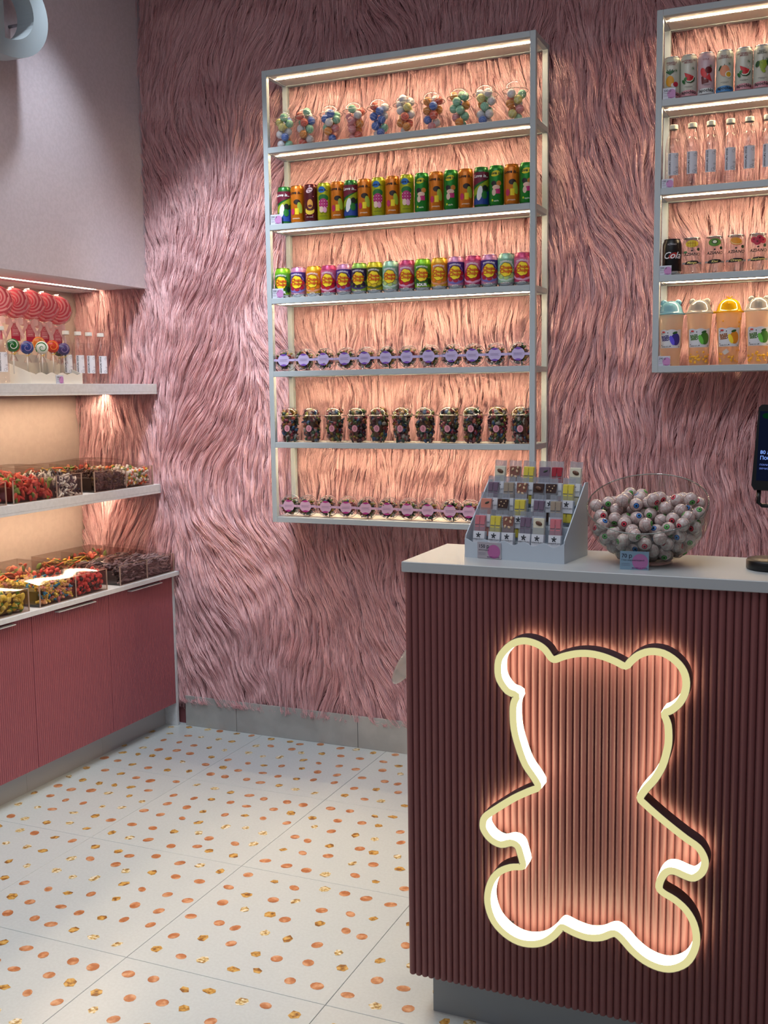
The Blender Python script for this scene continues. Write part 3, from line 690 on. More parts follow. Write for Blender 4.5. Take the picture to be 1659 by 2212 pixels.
# ------------------------------------------------------------------ gummy pieces
def worm(mb, c, L, r, m, rr, n=6):
    R = Euler((rr.uniform(0, 6.3), rr.uniform(0, 6.3), rr.uniform(0, 6.3))).to_matrix(); pts = []
    b = rr.uniform(-.5, .5)*L
    for k in range(n): t = k/(n-1)-.5; pts.append(Vector(c)+R @ Vector((t*L, b*(.25-t*t)*2, 0)))
    mb.tube(pts, r, m, 6, rf=lambda q: .55+.45*math.sin(PI*min(1, max(0, q))))
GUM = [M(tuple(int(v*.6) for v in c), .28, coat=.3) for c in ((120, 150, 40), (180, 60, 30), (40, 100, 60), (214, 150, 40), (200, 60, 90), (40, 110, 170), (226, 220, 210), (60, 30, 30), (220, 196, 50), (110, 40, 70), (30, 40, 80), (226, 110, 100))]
def gummy_mesh(Rf, z0, z1, n, seed, axis='z', size=1):
    rr = random.Random(seed); mb = MB()
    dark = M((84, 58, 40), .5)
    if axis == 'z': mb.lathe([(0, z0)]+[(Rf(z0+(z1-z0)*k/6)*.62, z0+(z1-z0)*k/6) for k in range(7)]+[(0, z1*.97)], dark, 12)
    for i in range(n):
        t = rr.random()*.96+.02; z = z0+(z1-z0)*t; a = rr.uniform(0, 2*PI); q = Rf(z)*rr.uniform(.66, .76) if rr.random() < .8 else Rf(z)*rr.uniform(0, .7)
        if z > z1*.85: q = min(q, Rf(z)*.7)
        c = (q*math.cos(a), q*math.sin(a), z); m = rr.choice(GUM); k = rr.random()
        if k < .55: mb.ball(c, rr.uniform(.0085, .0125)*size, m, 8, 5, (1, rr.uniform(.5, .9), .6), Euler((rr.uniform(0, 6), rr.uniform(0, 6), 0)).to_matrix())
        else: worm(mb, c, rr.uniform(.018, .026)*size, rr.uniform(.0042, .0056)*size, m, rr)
    return mb.mesh('gummy_candies')
dc, dl, drm = dome_cup(.0345, .0445, .105, .144)
dR = lambda z: (.0325+.0105*z/.105) if z < .105 else math.sqrt(max(1e-6, .0425**2-((z-.105)*1.2)**2))
gm = [gummy_mesh(dR, .005, .131, 170, s) for s in range(5)]
ps = Print(Rf=lambda z: .0345+.01*z/.105, d=.0008); ps.ell(-.004, .056, .0115, .0135, (214, 150, 164)).ell(-.004, .060, .0038, .0038, (150, 60, 80)).ell(-.004, .0545, .0045, .005, (150, 60, 80)).ell(-.004, .0545, .0028, .0032, (214, 150, 164)).ell(-.004, .060, .0022, .0022, (214, 150, 164))
ps = ps.mesh('sticker')
for i, x in enumerate([-.3524, -.2528, -.15, -.0492, .046, .1455, .241, .34, .4342, .534, .6267]):
    l = f'{ORD[i]} from the left of the dark-looking gummy cups on the fifth shelf'
    build('gummy_cup', 'domed clear cup with round pink sticker, '+l[:-len(' of the dark-looking gummy cups on the fifth shelf')]+' in its row', 'cup', (x, YF+.060, ZA[5]), [('cup', dc), ('dome_lid', dl), ('rim', drm), ('sticker', ps)], .25, 'domed cups of mixed gummies')
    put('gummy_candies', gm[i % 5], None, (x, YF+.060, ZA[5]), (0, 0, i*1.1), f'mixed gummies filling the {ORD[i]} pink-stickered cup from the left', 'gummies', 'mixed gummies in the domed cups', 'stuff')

# round tubs standing on edge
TR = .044
def tub_parts(lab, seg):
    tub = MB().lathe([(0, -.018), (TR*.80, -.018), (TR*.86, -.014), (TR*.93, .010), (TR*.95, .012)], CLEAR, 36, axis='y').mesh('tub')
    rim = MB().lathe([(TR*.93, .012), (TR, .013), (TR, .0165), (TR*.93, .018), (TR*.88, .015), (0, .0155)], CLEAR, 36, axis='y').mesh('lid')
    p = Print(d=.0006, y=-.018); r = .0245
    p.rect(-TR*1.0, -.0048, TR*1.0, .0048, lab, 8).blob(0, 0, lambda t: (r*math.cos(t), r*math.sin(t)), lab, 36, 2)
    # coloured crescent at the top and at the foot of the round label
    for s in (1, -1):
        pts = [(r*math.cos(t), s*r*math.sin(t)) for t in np.linspace(.9, PI-.9, 9)]+[(u, s*(r*.74-.002*math.cos(u*180))) for u in np.linspace(-.012, .012, 5)]
        p.poly(pts, seg)
    for k in range(3): p.rect(-.017, .003-.0035*k, .017-.004*(k == 1), .0036-.0035*k, (90, 80, 120))
    p.ring(-.036, -.001, .003, .0007, (110, 90, 140), 8)
    edge = MB().tube([(TR*.985*math.cos(k*PI/16), .0155, TR*.985*math.sin(k*PI/16)) for k in range(32)], .0012, clear((240, 236, 236), .9, .3, .05, .4, (236, 226, 222), .4), 6, closed=True).tube([(TR*.84*math.cos(k*PI/16), -.0165, TR*.84*math.sin(k*PI/16)) for k in range(32)], .0009, clear((240, 236, 236), .9, .3, .05, .4, (236, 226, 222), .4), 6, closed=True).mesh('rim')
    return [('tub', tub), ('lid', rim), ('rim', edge), ('printed_label', p.mesh())]
def tub_gum(seed):
    rr = random.Random(seed); mb = MB()
    for i in range(110):
        a = rr.uniform(0, 2*PI); q = TR*.78*math.sqrt(rr.random())
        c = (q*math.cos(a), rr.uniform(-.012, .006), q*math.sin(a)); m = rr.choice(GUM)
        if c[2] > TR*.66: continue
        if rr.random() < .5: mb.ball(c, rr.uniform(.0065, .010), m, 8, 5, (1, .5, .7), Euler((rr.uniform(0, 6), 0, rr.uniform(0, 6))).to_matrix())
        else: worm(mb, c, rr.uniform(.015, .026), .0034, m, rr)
    return mb.mesh('gummy_candies')
tg = [tub_gum(s) for s in range(40, 46)]
for row, (xs, z, yo, lab, seg, word) in enumerate([([-.3515, -.2628, -.1735, -.0814, .007, .0952, .1844, .2726, .3661, .4478, .5365, .6253], ZA[4], .03, (196, 184, 226), (120, 80, 180), 'lilac'),
                                  ([-.3527, -.2767, -.1834, -.0937, -.0056, .0864, .1733, .2574, .3499, .4254, .515], ZA[6], .045, (222, 180, 204), (176, 50, 130), 'pink')]):
    tp = tub_parts(lab, seg)
    for i, x in enumerate(xs):
        build('candy_tub', f'round clear tub on edge with a {word} label, {ORD[i]} from the left', 'tub', (x, YF+yo+.003*(i % 2), z+TR), tp, .10 if row == 0 else .12, f'round tubs with {word} labels')
        put('gummy_candies', tg[(i+row*3) % 6], None, (x, YF+yo+.003*(i % 2), z+TR), (0, i*2.1 if False else 0, .1), f'mixed gummies inside the {ORD[i]} {word}-labelled tub from the left', 'gummies', f'mixed gummies in the {word} tubs', 'stuff')

# ================================================================== LEFT NICHE
cab_pink = M((156, 88, 97), .45)
DW = .455
def flute_panel(y0, y1, z0, z1, xf, pitch=.0106, r=.0042):
    n = int(round((y1-y0)/pitch)); pitch = (y1-y0)/n; prof = []
    for i in range(n):
        for k in range(5): t = PI*k/5; prof.append((y0+i*pitch+pitch*.5-pitch*.5*math.cos(t), xf-r+r*math.sin(t)))
    prof.append((y1, xf-r)); prof += [(y1, xf-.018), (y0, xf-.018)]
    n = len(prof); mb = MB()
    vs = [(p[1], p[0], z0) for p in prof]+[(p[1], p[0], z1) for p in prof]
    mb.add(vs, [(i, (i+1) % n, n+(i+1) % n, n+i) for i in range(n)], cab_pink)
    mb.add(vs, [tuple(range(n-1, -1, -1)), tuple(range(n, 2*n))], cab_pink)
    return mb
grey_pl = M((176, 178, 180), .4)
names = ['pink fluted base cabinet nearest the fur wall', 'pink fluted base cabinet second from the fur wall', 'pink fluted base cabinet at the left edge, its handle half seen', 'pink fluted base cabinet beyond the left edge']
dm = flute_panel(.0015, DW-.0015, .108, .695, 0).mesh('door'); hm = MB().bbox((-.002, .1285, .683), (.020, .3525, .6865), WHITE, .0006).mesh('handle')
for i in range(4):
    y0 = .702-DW*i
    t = thing('base_cabinet', names[i], 'cabinet', (-1.0340, y0, 0), 0, 'pink fluted base cabinets under the niche')
    MB().box((-.50, .001, .1), (-.020, DW-.001, .698), WHITE).obj('body', t)
    MB().box((-.49, .0005, 0), (-.0653, DW-.0005, .1), grey_pl).obj('plinth', t)
    d = put('door', dm, t); put('handle', hm, d, label='slim white handle')
    if i == 0: MB().bbox((-.50, DW, 0), (.0, DW+.0165, .698), WHITE, .001).obj('end_panel', t, label='white end panel')
MB().bbox((-1.5386, -1.2, .6995), (-1.0081, YB-.001, .7183), WHITE, .001).obj('worktop', label='white worktop over the pink fluted cabinets', cat='worktop')
for z, zu, l in ((1.5594, 1.5151, 'thick white niche shelf under the lollipops'), (1.1113, 1.0708, 'thick white niche shelf under the upper candy bins')):
    t = thing('wall_shelf', l, 'shelf', (-1.0916, 0, zu))
    MB().bbox((-.447, -1.2, .0095), (0, YB-.001, z-zu), WHITE, .001).box((-.447, -1.2, 0), (-.300, YB-.001, .0095), WHITE).box((-.267, -1.2, 0), (0, YB-.001, .0095), WHITE).obj('board', t)
    MB().box((-.299, -1.2, .002), (-.268, 1.16, .0094), emis((1, .72, .48), 52)).obj('light_strip', t, label='warm glowing strip light')
t = thing('light_strip', 'glowing white strip light set in the underside of the niche soffit', 'light', (-1.39, 0, 1.985))
MB().box((.002, -1.2, .002), (.028, 1.142, .006), emis((1, .74, .5), 44)).obj('diffuser', t)
MB().box((.0, -1.2, -.0005), (.002, 1.145, .006), silver).box((.028, -1.2, -.0005), (.03, 1.145, .006), silver).obj('profile', t)

# soffit letter
def ring_letter():
    t = thing('wall_letter', 'huge pale blue three-dimensional letter bowl high on the left wall', 'letter', (-1.127, .20, 2.86))
    out = []; inn = []
    for k in range(25): a = -PI/2+PI*k/24; out.append((.225*math.cos(a)*1.0, .17*math.sin(a))); inn.append((.150*math.cos(a), .112*math.sin(a)))
    O = [(-.10, -.17)]+[(p[0], p[1]) for p in out]+[(-.10, .17)]; I = [(.0, -.112)]+[(max(.0, p[0]), p[1]) for p in inn]+[(.0, .112)]
    n = len(O); f = M((142, 154, 160), .6); s_ = M((164, 176, 182), .6); mb = MB(); x0, x1 = .075, .150
    V = [(x, p[0], p[1]) for x in (x0, x1) for L in (O, I) for p in L]
    q = lambda l, k, i: l*2*n+k*n+(i % n)
    fs = []
    for i in range(n):
        fs += [(q(1, 0, i), q(1, 0, i+1), q(1, 1, i+1), q(1, 1, i)), (q(0, 0, i), q(0, 1, i), q(0, 1, i+1), q(0, 0, i+1))]
    mb.add(V, fs, f); fs = []
    for i in range(n): fs += [(q(0, 0, i), q(0, 0, i+1), q(1, 0, i+1), q(1, 0, i)), (q(0, 1, i+1), q(0, 1, i), q(1, 1, i), q(1, 1, i+1))]
    mb.add(V, fs, s_); mb.obj('letter_body', t)
    mb = MB()
    for (a, b) in ((-.06, .13), (-.06, -.13), (.19, 0.0)): mb.X = Matrix.Translation((0, a, b)) @ Matrix.Rotation(PI/2, 4, 'Y'); mb.lathe([(0, 0), (.006, 0), (.006, .0752), (0, .0752)], silver, 10)
    mb.obj('standoff_pins', t)
ring_letter()

# white scalloped stand + small lollipops
def scallop(w, h, n, amp=.006, seg=6, a0=0):
    pts = [(0, 0), (w, 0), (w, h+amp)]
    N = n*seg
    for k in range(N+1): u = w-(w*k/N); pts.append((u, h+amp*math.cos(2*PI*(k/seg))))
    return pts
card = M((230, 226, 216), .6)
t = thing('lollipop_stand', 'white cardboard counter stand with scalloped front holding small swirl lollipops', 'stand', (-1.12, .404, 1.5594))
MB().prism([(p[0], p[1]) for p in scallop(.301, .040, 5, .004)], 0, -.003, card, 'yz').obj('front_panel', t)
for yy in (0, .298): MB().prism([(-.003, 0), (-.20, 0), (-.20, .115), (-.003, .042)], yy, yy+.003, card, 'xz').obj('side_panel', t)
MB().box((-.20, .003, 0), (-.003, .298, .003), card).box((-.203, 0, 0), (-.20, .301, .12), card).obj('body', t)
MB().box((-.07, .003, .036), (-.004, .298, .038), M((70, 60, 50), .7)).obj('tray', t)
price_tag((-1.118, .545, 1.5594), '100 р', 'леденец', 'small blue and pink price tag leaning on the lollipop stand', .042, .034, rotz=PI/2)
def swirl_disc(R, th, ca, cb_, turns, arms, name='swirl'):
    """disc facing -Y whose spiral bands are raised ropes of two colours"""
    mb = MB(); mb.lathe([(0, th*.45), (R*.85, th*.45), (R, 0), (R*.85, -th*.45), (0, -th*.45)], M(ca, .25, coat=.4), 32, axis='y')
    for a0 in range(arms):
        for s in (1, -1):
            L = []; R_ = []; N = 26
            for k in range(N+1):
                q = k/N; r = R*(.06+.90*q); a = a0*2*PI/arms+turns*2*PI*q; wd = R*.055*(.6+q)
                y = -s*(th*.47)*(1-max(0, q-.82)*2.2)-s*.0004
                L.append(((r-wd)*math.cos(a), y, (r-wd)*math.sin(a))); R_.append(((r+wd)*math.cos(a+.06), y, (r+wd)*math.sin(a+.06)))
            V = L+R_; mb.add(V, [(k, k+1, N+2+k, N+1+k) for k in range(N)], M(cb_, .25, coat=.4))
    return mb.mesh(name)
film = clear((255, 250, 250), .8, .045, .14)
def small_lolly(y, z, ca, cb_, label, dx=0, rz=.9):
    x = -1.165-.02+dx; R = .0255
    t = thing('lollipop', label, 'lollipop', (x, y, 1.5976), rz, 'small round swirl lollipops in the white stand')
    hgt = z-1.5976
    put('candy_disc', swirl_disc(R, .010, ca, cb_, 1.6, 1), t, (0, 0, hgt))
    MB().tube([(0, 0, 0), (0, 0, hgt-R*.9)], .0021, M((236, 234, 226), .5), 8).obj('stick', t)
    MB().lathe([(.0035, -.034), (.009, -.05), (.003, -.032), (.0045, -.030)], film, 12).obj('wrapper_skirt', t, loc=(0, 0, hgt)) if False else None
    w = MB(); w.X = Matrix.Translation((0, 0, hgt)); w.lathe([(.013, -.058), (.009, -.045), (.0032, -.033), (.006, -.028)], film, 12, mod=lambda a, z: 1+.25*math.cos(a*5)); w.obj('wrapper', t)
    w = MB(); w.X = Matrix.Translation((0, 0, hgt)); w.tube([(.0045*math.cos(k*PI/4), .0045*math.sin(k*PI/4), -.032) for k in range(8)], .0012, M((226, 190, 40), .3, .6), 6, closed=True); w.tube([(0, -.004, -.032), (.010, -.008, -.026)], .0009, M((226, 190, 40), .3, .6), 5); w.obj('gold_tie', t)
small_lolly(.387, 1.706, (20, 96, 34), (226, 232, 220), 'green and white swirl lollipop at the left of the stand')
small_lolly(.424, 1.705, (214, 120, 90), (240, 226, 200), 'salmon and cream swirl lollipop behind the first blue one', -.03)
small_lolly(.464, 1.700, (44, 60, 130), (150, 130, 180), 'blue and lilac swirl lollipop left of the large green spiral')
small_lolly(.548, 1.702, (228, 232, 222), (30, 120, 50), 'white lollipop with a bold green spiral at the stand centre')
small_lolly(.578, 1.722, (226, 120, 40), (244, 190, 120), 'orange swirl lollipop peeking behind the red one', -.04)
small_lolly(.611, 1.709, (206, 60, 36), (240, 140, 60), 'red and orange swirl lollipop')
small_lolly(.676, 1.700, (70, 60, 110), (140, 116, 160), 'dark purple swirl lollipop at the right of the stand')
small_lolly(.692, 1.698, (90, 90, 80), (130, 130, 110), 'grey-green swirl lollipop at the far right of the stand', -.035)

# big pink lollipops in a holder behind
pk, pw = (230, 96, 116), (244, 168, 178)
hold = thing('lollipop_holder', 'white box behind the small stand holding giant pink lollipops', 'stand', (-1.34, .42, 1.5594))
MB().box((-.045, 0, 0), (.045, .46, .09), card).obj('body', hold)
big = swirl_disc(.060, .02, pk, pw, .55, 7, 'candy_disc')
bw = MB(); bw.lathe([(.0, .0155), (.052, .0155), (.066, 0), (.052, -.0155), (0, -.0155)], film, 28, axis='y', mod=lambda a, z: 1+.02*math.cos(9*a)); bw = bw.mesh('wrapper')
sat = M((250, 206, 204), .35); tagm = M((190, 36, 76), .45)
def bow_mesh():
    mb = MB(); mb.X = Matrix.Scale(1.55, 4)
    for s in (-1, 1):
        mb.grid(lambda u, v: (s*(.002+.020*u), -.004-.003*math.sin(PI*u), (v-.5)*.016*(.35+.8*math.sin(PI*min(1, u*.8)))), 5, 2, sat)
        mb.grid(lambda u, v: (s*(.003+.018*u+.004*v), -.005-.004*math.sin(3*u), -.042*u+(v-.5)*.012*(1-u*.3)), 6, 2, sat)
    mb.ball((0, -.005, 0), .005, sat, 8, 6)
    return mb.mesh('bow')
bow = bow_mesh()
pt = Print(d=.0005); pt.rect(-.014, -.070, .014, -.016, (214, 120, 140), 2).ring(0, -.032, .005, .001, (250, 220, 226), 12).rect(-.010, -.045, .010, -.0435, (250, 210, 220)).rect(-.010, -.051, .010, -.0495, (250, 210, 220)).text('candy', 0, -.06, .008, (250, 226, 230), bold=.02)
ptm = pt.mesh('printed_label')
bl_names = ['giant pink swirl lollipop at the left edge, half out of view', 'giant pink swirl lollipop nearest the left edge, in front', 'giant pink swirl lollipop second from the left edge', 'giant pink swirl lollipop second from the right of its row', 'giant pink swirl lollipop at the right end of its row']
for i, (y, z) in enumerate([(.478, 1.886), (.573, 1.884), (.663, 1.884), (.744, 1.879), (.828, 1.872)]):
    t = thing('lollipop', bl_names[i], 'lollipop', (-1.34+.004*(i % 2), y, 1.6494), .62, 'giant pink swirl lollipops'); h = z-1.6494
    put('candy_disc', big, t, (0, 0, h)); put('wrapper', bw, t, (0, 0, h)); put('bow', bow, t, (0, -.022, h-.074))
    tg_ = MB().box((-.017, -.002, h-.150), (.017, .0, h-.072), tagm).obj('tag', t); put('printed_label', ptm, tg_, (0, -.002, h-.06))
    MB().tube([(0, .004, 0), (0, .004, h-.05)], .0035, M((240, 236, 230), .5), 8).obj('stick', t)

# ------------------------------------------------------------------ clear candy bins
acr = clear((246, 242, 240), .6, .05, .05); acr_edge = clear((230, 216, 205), .5, .1, .2, .55, (226, 206, 190), .3)
lidfilm = clear((248, 244, 242), .8, .06, .06)
core = M((60, 40, 36), .8)
def pile(x0, x1, y0, y1, h, kind, cols, n, seed):
    rr = random.Random(seed); mb = MB(); ms = [M(c, .45) for c in cols]
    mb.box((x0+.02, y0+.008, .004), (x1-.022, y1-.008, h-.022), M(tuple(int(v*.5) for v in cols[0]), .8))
    for i in range(n):
        m = ms[int(rr.random()**1.3*len(ms))]; R = Euler((rr.uniform(0, 6.3), rr.uniform(0, 6.3), rr.uniform(0, 6.3))).to_matrix()
        if rr.random() < .45: c = (x1-rr.uniform(.008, .02), rr.uniform(y0+.012, y1-.012), rr.uniform(.008, h-.008))
        else: c = (rr.uniform(x0+.012, x1-.012), rr.uniform(y0+.012, y1-.012), h-rr.uniform(.0, .022)+.010*math.sin(12*i))
        if kind == 'ball': mb.ball(c, rr.uniform(.0062, .0078), m, 8, 6)
        elif kind == 'berry': mb.ball(c, .0095, m, 9, 7, (1, 1, .8), R, mod=lambda a, t: 1+.16*math.cos(4*a)*math.cos(5*t))
        elif kind == 'slice': mb.ball(c, rr.uniform(.014, .018), m, 12, 5, (1, .62, .30), R)
        elif kind == 'bear':
            mb.ball(c, .0072, m, 8, 6, (1, .8, 1.35), R); mb.ball(Vector(c)+R @ Vector((0, 0, .012)), .0052, m, 8, 5)
            for s in (-1, 1): mb.ball(Vector(c)+R @ Vector((s*.006, .003, -.008)), .0036, m, 6, 4)
        elif kind == 'worm': worm(mb, c, rr.uniform(.03, .045), .0048, m, rr)
        elif kind == 'strip':
            p = Vector(c); a = rr.uniform(-.8, .8); d = Vector((rr.uniform(-.3, .3), math.cos(a), math.sin(a)*.5)); L = rr.uniform(.05, .1); pts = [p+d*L*(k/5-.5)+Vector((0, 0, .006*math.sin(k+i))) for k in range(6)]
            pts = [Vector((min(x1-.004, max(x0, q.x)), min(y1-.004, max(y0+.004, q.y)), max(.005, min(h+.006, q.z)))) for q in pts]
            mb.tube(pts, .0042, m, 5)
    return mb
def candy_bin(loc, W, D, H, divs, label, contents, seed, nm):
    """bin open along +X; y runs from loc.y to loc.y+W; divs are divider offsets"""
    t = thing('candy_bin', label, 'bin', loc, 0, 'clear acrylic candy bins in the niche'); e = .003
    s_ = MB().box((-D, 0, 0), (0, W, e), acr).box((-e, 0, e), (0, W, H), acr).box((-D, 0, e), (-D+e, W, H+.02), acr)
    s_.prism([(-D, e), (-e, e), (-e, H), (-D, H+.02)], 0, e, acr, 'xz').prism([(-D, e), (-e, e), (-e, H), (-D, H+.02)], W-e, W, acr, 'xz')
    s_.obj('shell', t)
    for d in divs: MB().prism([(-D+e, e), (-e, e), (-e, H-.002), (-D+e, H+.015)], d-.0015, d+.0015, acr, 'xz').box((-e-.0005, d-.0018, e), (.0004, d+.0018, H), acr_edge).obj('divider', t)
    ed = MB()
    for y in (0, W-e): ed.box((-e-.0004, y-.0003, 0), (.0005, y+e+.0003, H+.0004), acr_edge)
    ed.box((-e, 0, H), (.0004, W, H+.0012), acr_edge).box((-.002, 0, -.0), (.0006, W, .0026), acr_edge)
    ed.obj('edges', t)
    nd = len(divs)+1; b = [0]+list(divs)+[W]
    lf = MB()
    lf.grid(lambda u, v: (.004-(D+.002)*u, -.006+(W+.012)*v, H+.0015+.030*math.sin(PI*min(1, u*1.05))*(.6+.4*math.sin(PI*v))+.004*math.sin(9*v+3*u)*math.sin(PI*u)+.018*u), 10, 14, lidfilm)
    lf.obj('lid', t, label='bent clear plastic lid')
    for i, (kind, cols, n, what) in enumerate(contents):
        y0, y1 = b[i]+.005, b[i+1]-.005
        o = pile(-D*.55, -.006, y0, y1, H-.010, kind, cols, n, seed+i).obj('candy_pile', None, loc=(loc[0], loc[1], loc[2]+.003), kind='stuff', label=what, cat='candy')
        oc = [(206, 90, 50), (200, 170, 60), (120, 140, 60)] if (seed+i) % 2 else [(180, 60, 50), (90, 120, 50), (214, 140, 110)]
        pile(-D+.01, -D*.57, y0, y1, H-.006, 'strip' if (seed+i) % 2 else 'slice', oc, 60, seed+i+50).obj('candy_pile', None, loc=(loc[0], loc[1], loc[2]+.003), kind='stuff', label='rear half of '+nm[i], cat='candy')
zc = .7183; zs_ = 1.1113
candy_bin((-1.022, .768, zc), .390, .47, .082, [.189], 'wide clear bin of grey licorice on the worktop beside the fur wall', [('strip', [(150, 134, 142), (118, 104, 110), (66, 56, 60)], 260, 'grey licorice ribbons, left half of the bin by the fur wall'), ('strip', [(130, 116, 124), (96, 84, 90), (160, 144, 150)], 260, 'grey licorice ribbons, right half of the bin by the fur wall')], 1, ['the left licorice compartment, orange and yellow', 'the right licorice compartment, red and peach'])
candy_bin((-1.022, .2826, zc), .400, .47, .086, [.207], 'clear two-part bin of gummy bears and berries at the centre of the worktop', [('bear', [(230, 200, 90), (224, 170, 120), (30, 130, 170), (226, 190, 70), (214, 130, 140)], 190, 'yellow, pink and blue gummy bears in the middle worktop bin'), ('berry', [(216, 70, 64), (200, 50, 56), (40, 24, 30)], 230, 'red and black raspberry gummies in the middle worktop bin')], 3, ['the gummy bear compartment', 'the raspberry compartment'])
candy_bin((-1.022, -.19, zc), .4158, .47, .086, [], 'clear bin of lemon gummies at the left edge of the worktop', [('slice', [(226, 200, 70), (234, 214, 110), (214, 180, 40), (70, 130, 30)], 230, 'sugared yellow and green lemon gummies in the leftmost worktop bin')], 5, ['the lemon gummy bin'])
candy_bin((-1.10, .7266, zs_), .4054, .42, .086, [.2135], 'clear two-part bin beside the fur wall on the lower niche shelf', [('bear', [(80, 50, 44), (60, 36, 36), (100, 76, 40)], 150, 'dark brown gummies in the shelf bin beside the fur wall'), ('ball', [(232, 226, 214), (236, 230, 220), (220, 100, 50), (90, 140, 50), (226, 190, 60)], 420, 'white, orange and green candy pebbles in the shelf bin beside the fur wall')], 7, ['the brown gummy compartment', 'the pebble compartment'])
candy_bin((-1.10, .2567, zs_), .3915, .42, .088, [.2408], 'clear two-part bin with black-and-white worms on the lower niche shelf', [('slice', [(190, 40, 40), (206, 80, 60), (110, 140, 50)], 150, 'red and green gummies in the shelf bin left of the worms'), ('worm', [(226, 224, 216), (34, 30, 44), (220, 218, 214), (60, 54, 70)], 240, 'black-and-white gummy worms in the shelf bin')], 9, ['the red gummy compartment', 'the worm compartment'])
candy_bin((-1.10, -.20, zs_), .421, .42, .086, [], 'clear bin of red gummies at the left edge of the lower niche shelf', [('berry', [(186, 50, 46), (200, 90, 70), (90, 120, 50), (60, 20, 24)], 260, 'red and green gummies in the leftmost shelf bin')], 11, ['the leftmost shelf bin'])

# ================================================================== COUNTER
ctr = thing('sales_counter', 'sales counter with white top, dark pink fluted front and bear sign', 'counter', (KX, KYF, 0))
CW = 1.45
pink = M((134, 82, 83), .42, spec=.4)
MB().bbox((0, 0, KZU), (CW, KYB-KYF, KZ), M((184, 190, 193), .35), .0015).obj('worktop', ctr)
pf = .008                                                # flute crests lie this far behind the worktop edge
MB().box((.004, pf+.0075, KPZ), (CW, KYB-KYF-.01, KZU), pink).obj('body', ctr)
MB().box((.045, .065, 0), (CW, KYB-KYF-.02, KPZ), M((150, 156, 160), .4)).obj('plinth', ctr)
pit = .0158; fm = MB(); seg = 8
vs = []
for z, q in ((KPZ-.001, .75), (KPZ+.002, 1), (KZU-.001, 1)):
    for k in range(seg+1): a = PI*k/seg; vs.append((-pit*.495*math.cos(a)*q, .0078-(.0078)*math.sin(a)*q, z))
fs = [(r*(seg+1)+k, r*(seg+1)+k+1, (r+1)*(seg+1)+k+1, (r+1)*(seg+1)+k) for r in range(2) for k in range(seg)]+[tuple(range(seg, -1, -1))]
fm.add(vs, fs, pink, True); fm = fm.mesh('slat')
for i in range(int((CW-.004)/pit)): put('slat', fm, ctr, (.004+pit*(i+.5), pf, 0))

# bear sign
BEAR = [(1.1218,.9714),(1.1465,.9661),(1.1637,.9553),(1.1759,.9393),(1.1856,.9363),(1.2025,.9441),(1.2312,.9529),(1.2597,.9554),(1.2879,.9516),(1.3136,.9434),(1.3345,.9353),(1.3458,.9472),(1.3617,.9614),(1.3842,.9708),(1.4112,.9694),(1.4359,.9553),(1.4517,.9358),(1.4574,.9131),(1.4547,.8895),(1.444,.8674),(1.4287,.8516),(1.4154,.8421),(1.4225,.8202),(1.4243,.7873),(1.4211,.7632),(1.4126,.7311),(1.3972,.7003),(1.3792,.6761),(1.368,.6551),(1.3797,.6423),(1.4029,.6239),(1.4305,.6039),(1.4624,.5825),(1.4872,.5673),(1.4995,.5477),(1.5012,.5312),(1.4949,.5133),(1.4795,.4995),(1.4638,.5006),(1.4411,.5073),(1.4253,.5036),(1.4141,.487),(1.4098,.4666),(1.4192,.456),(1.4422,.4455),(1.4651,.4278),(1.4813,.4016),(1.4878,.3687),(1.4825,.3382),(1.4672,.3103),(1.4401,.2922),(1.4125,.2888),(1.3821,.2974),(1.3561,.3146),(1.3393,.3313),(1.3249,.3435),(1.313,.3451),(1.2891,.3313),(1.26,.3254),(1.2306,.3298),(1.2083,.3372),(1.2009,.3357),(1.186,.3158),(1.1635,.2957),(1.1357,.2848),(1.1049,.2838),(1.0739,.296),(1.0479,.3199),(1.0348,.3517),(1.0333,.3831),(1.0428,.4163),(1.0611,.4404),(1.0869,.4552),(1.1074,.4598),(1.115,.4652),(1.1089,.4899),(1.1022,.5069),(1.0869,.5121),(1.0637,.5042),(1.0404,.5124),(1.0248,.5307),(1.0223,.5459),(1.0275,.5622),(1.0484,.5809),(1.0945,.6158),(1.1299,.6371),(1.1489,.6488),(1.1398,.6677),(1.1197,.6953),(1.1046,.7337),(1.0945,.7727),(1.092,.8125),(1.0945,.8328),(1.0995,.8483),(1.0794,.8562),(1.0617,.8794),(1.0576,.904),(1.0617,.9293),(1.0794,.9531),(1.0994,.9671)]
def refine(P, it=2):          # Catmull-Rom refinement of the closed outline
    P = [Vector(p) for p in P]; out = []; n = len(P)
    for i in range(n):
        a, b, c, d = P[i-1], P[i], P[(i+1) % n], P[(i+2) % n]
        for k in range(3):
            t = k/3; out.append(.5*((2*b)+(-a+c)*t+(2*a-5*b+4*c-d)*t*t+(-a+3*b-3*c+d)*t**3))
    return out
BP_ = refine(BEAR); n = len(BP_)
nrm = []
for i in range(n):
    d = (BP_[(i+1) % n]-BP_[i-1]).normalized(); nrm.append(Vector((-d.y, d.x)))     # outline runs clockwise: this points outwards
hw = .0077
yf, yb = -.6335, -.5905
outer = [BP_[i]+nrm[i]*hw for i in range(n)]; inner = [BP_[i]-nrm[i]*hw for i in range(n)]
sg = thing('bear_sign', 'glowing teddy bear outline sign on the fluted counter front', 'sign', (1.26, yf, .28)); O = Vector((1.26, yf, .28))
def band(A, ya, B, yb_, m, name, flip=False, smooth=True):
    mb = MB(); V = [(p.x-O.x, ya-O.y, p.y-O.z) for p in A]+[(p.x-O.x, yb_-O.y, p.y-O.z) for p in B]
    fs = [(i, (i+1) % n, n+(i+1) % n, n+i) for i in range(n)]
    if flip: fs = [f[::-1] for f in fs]
    mb.add(V, fs, m, smooth); return mb.obj(name, sg)
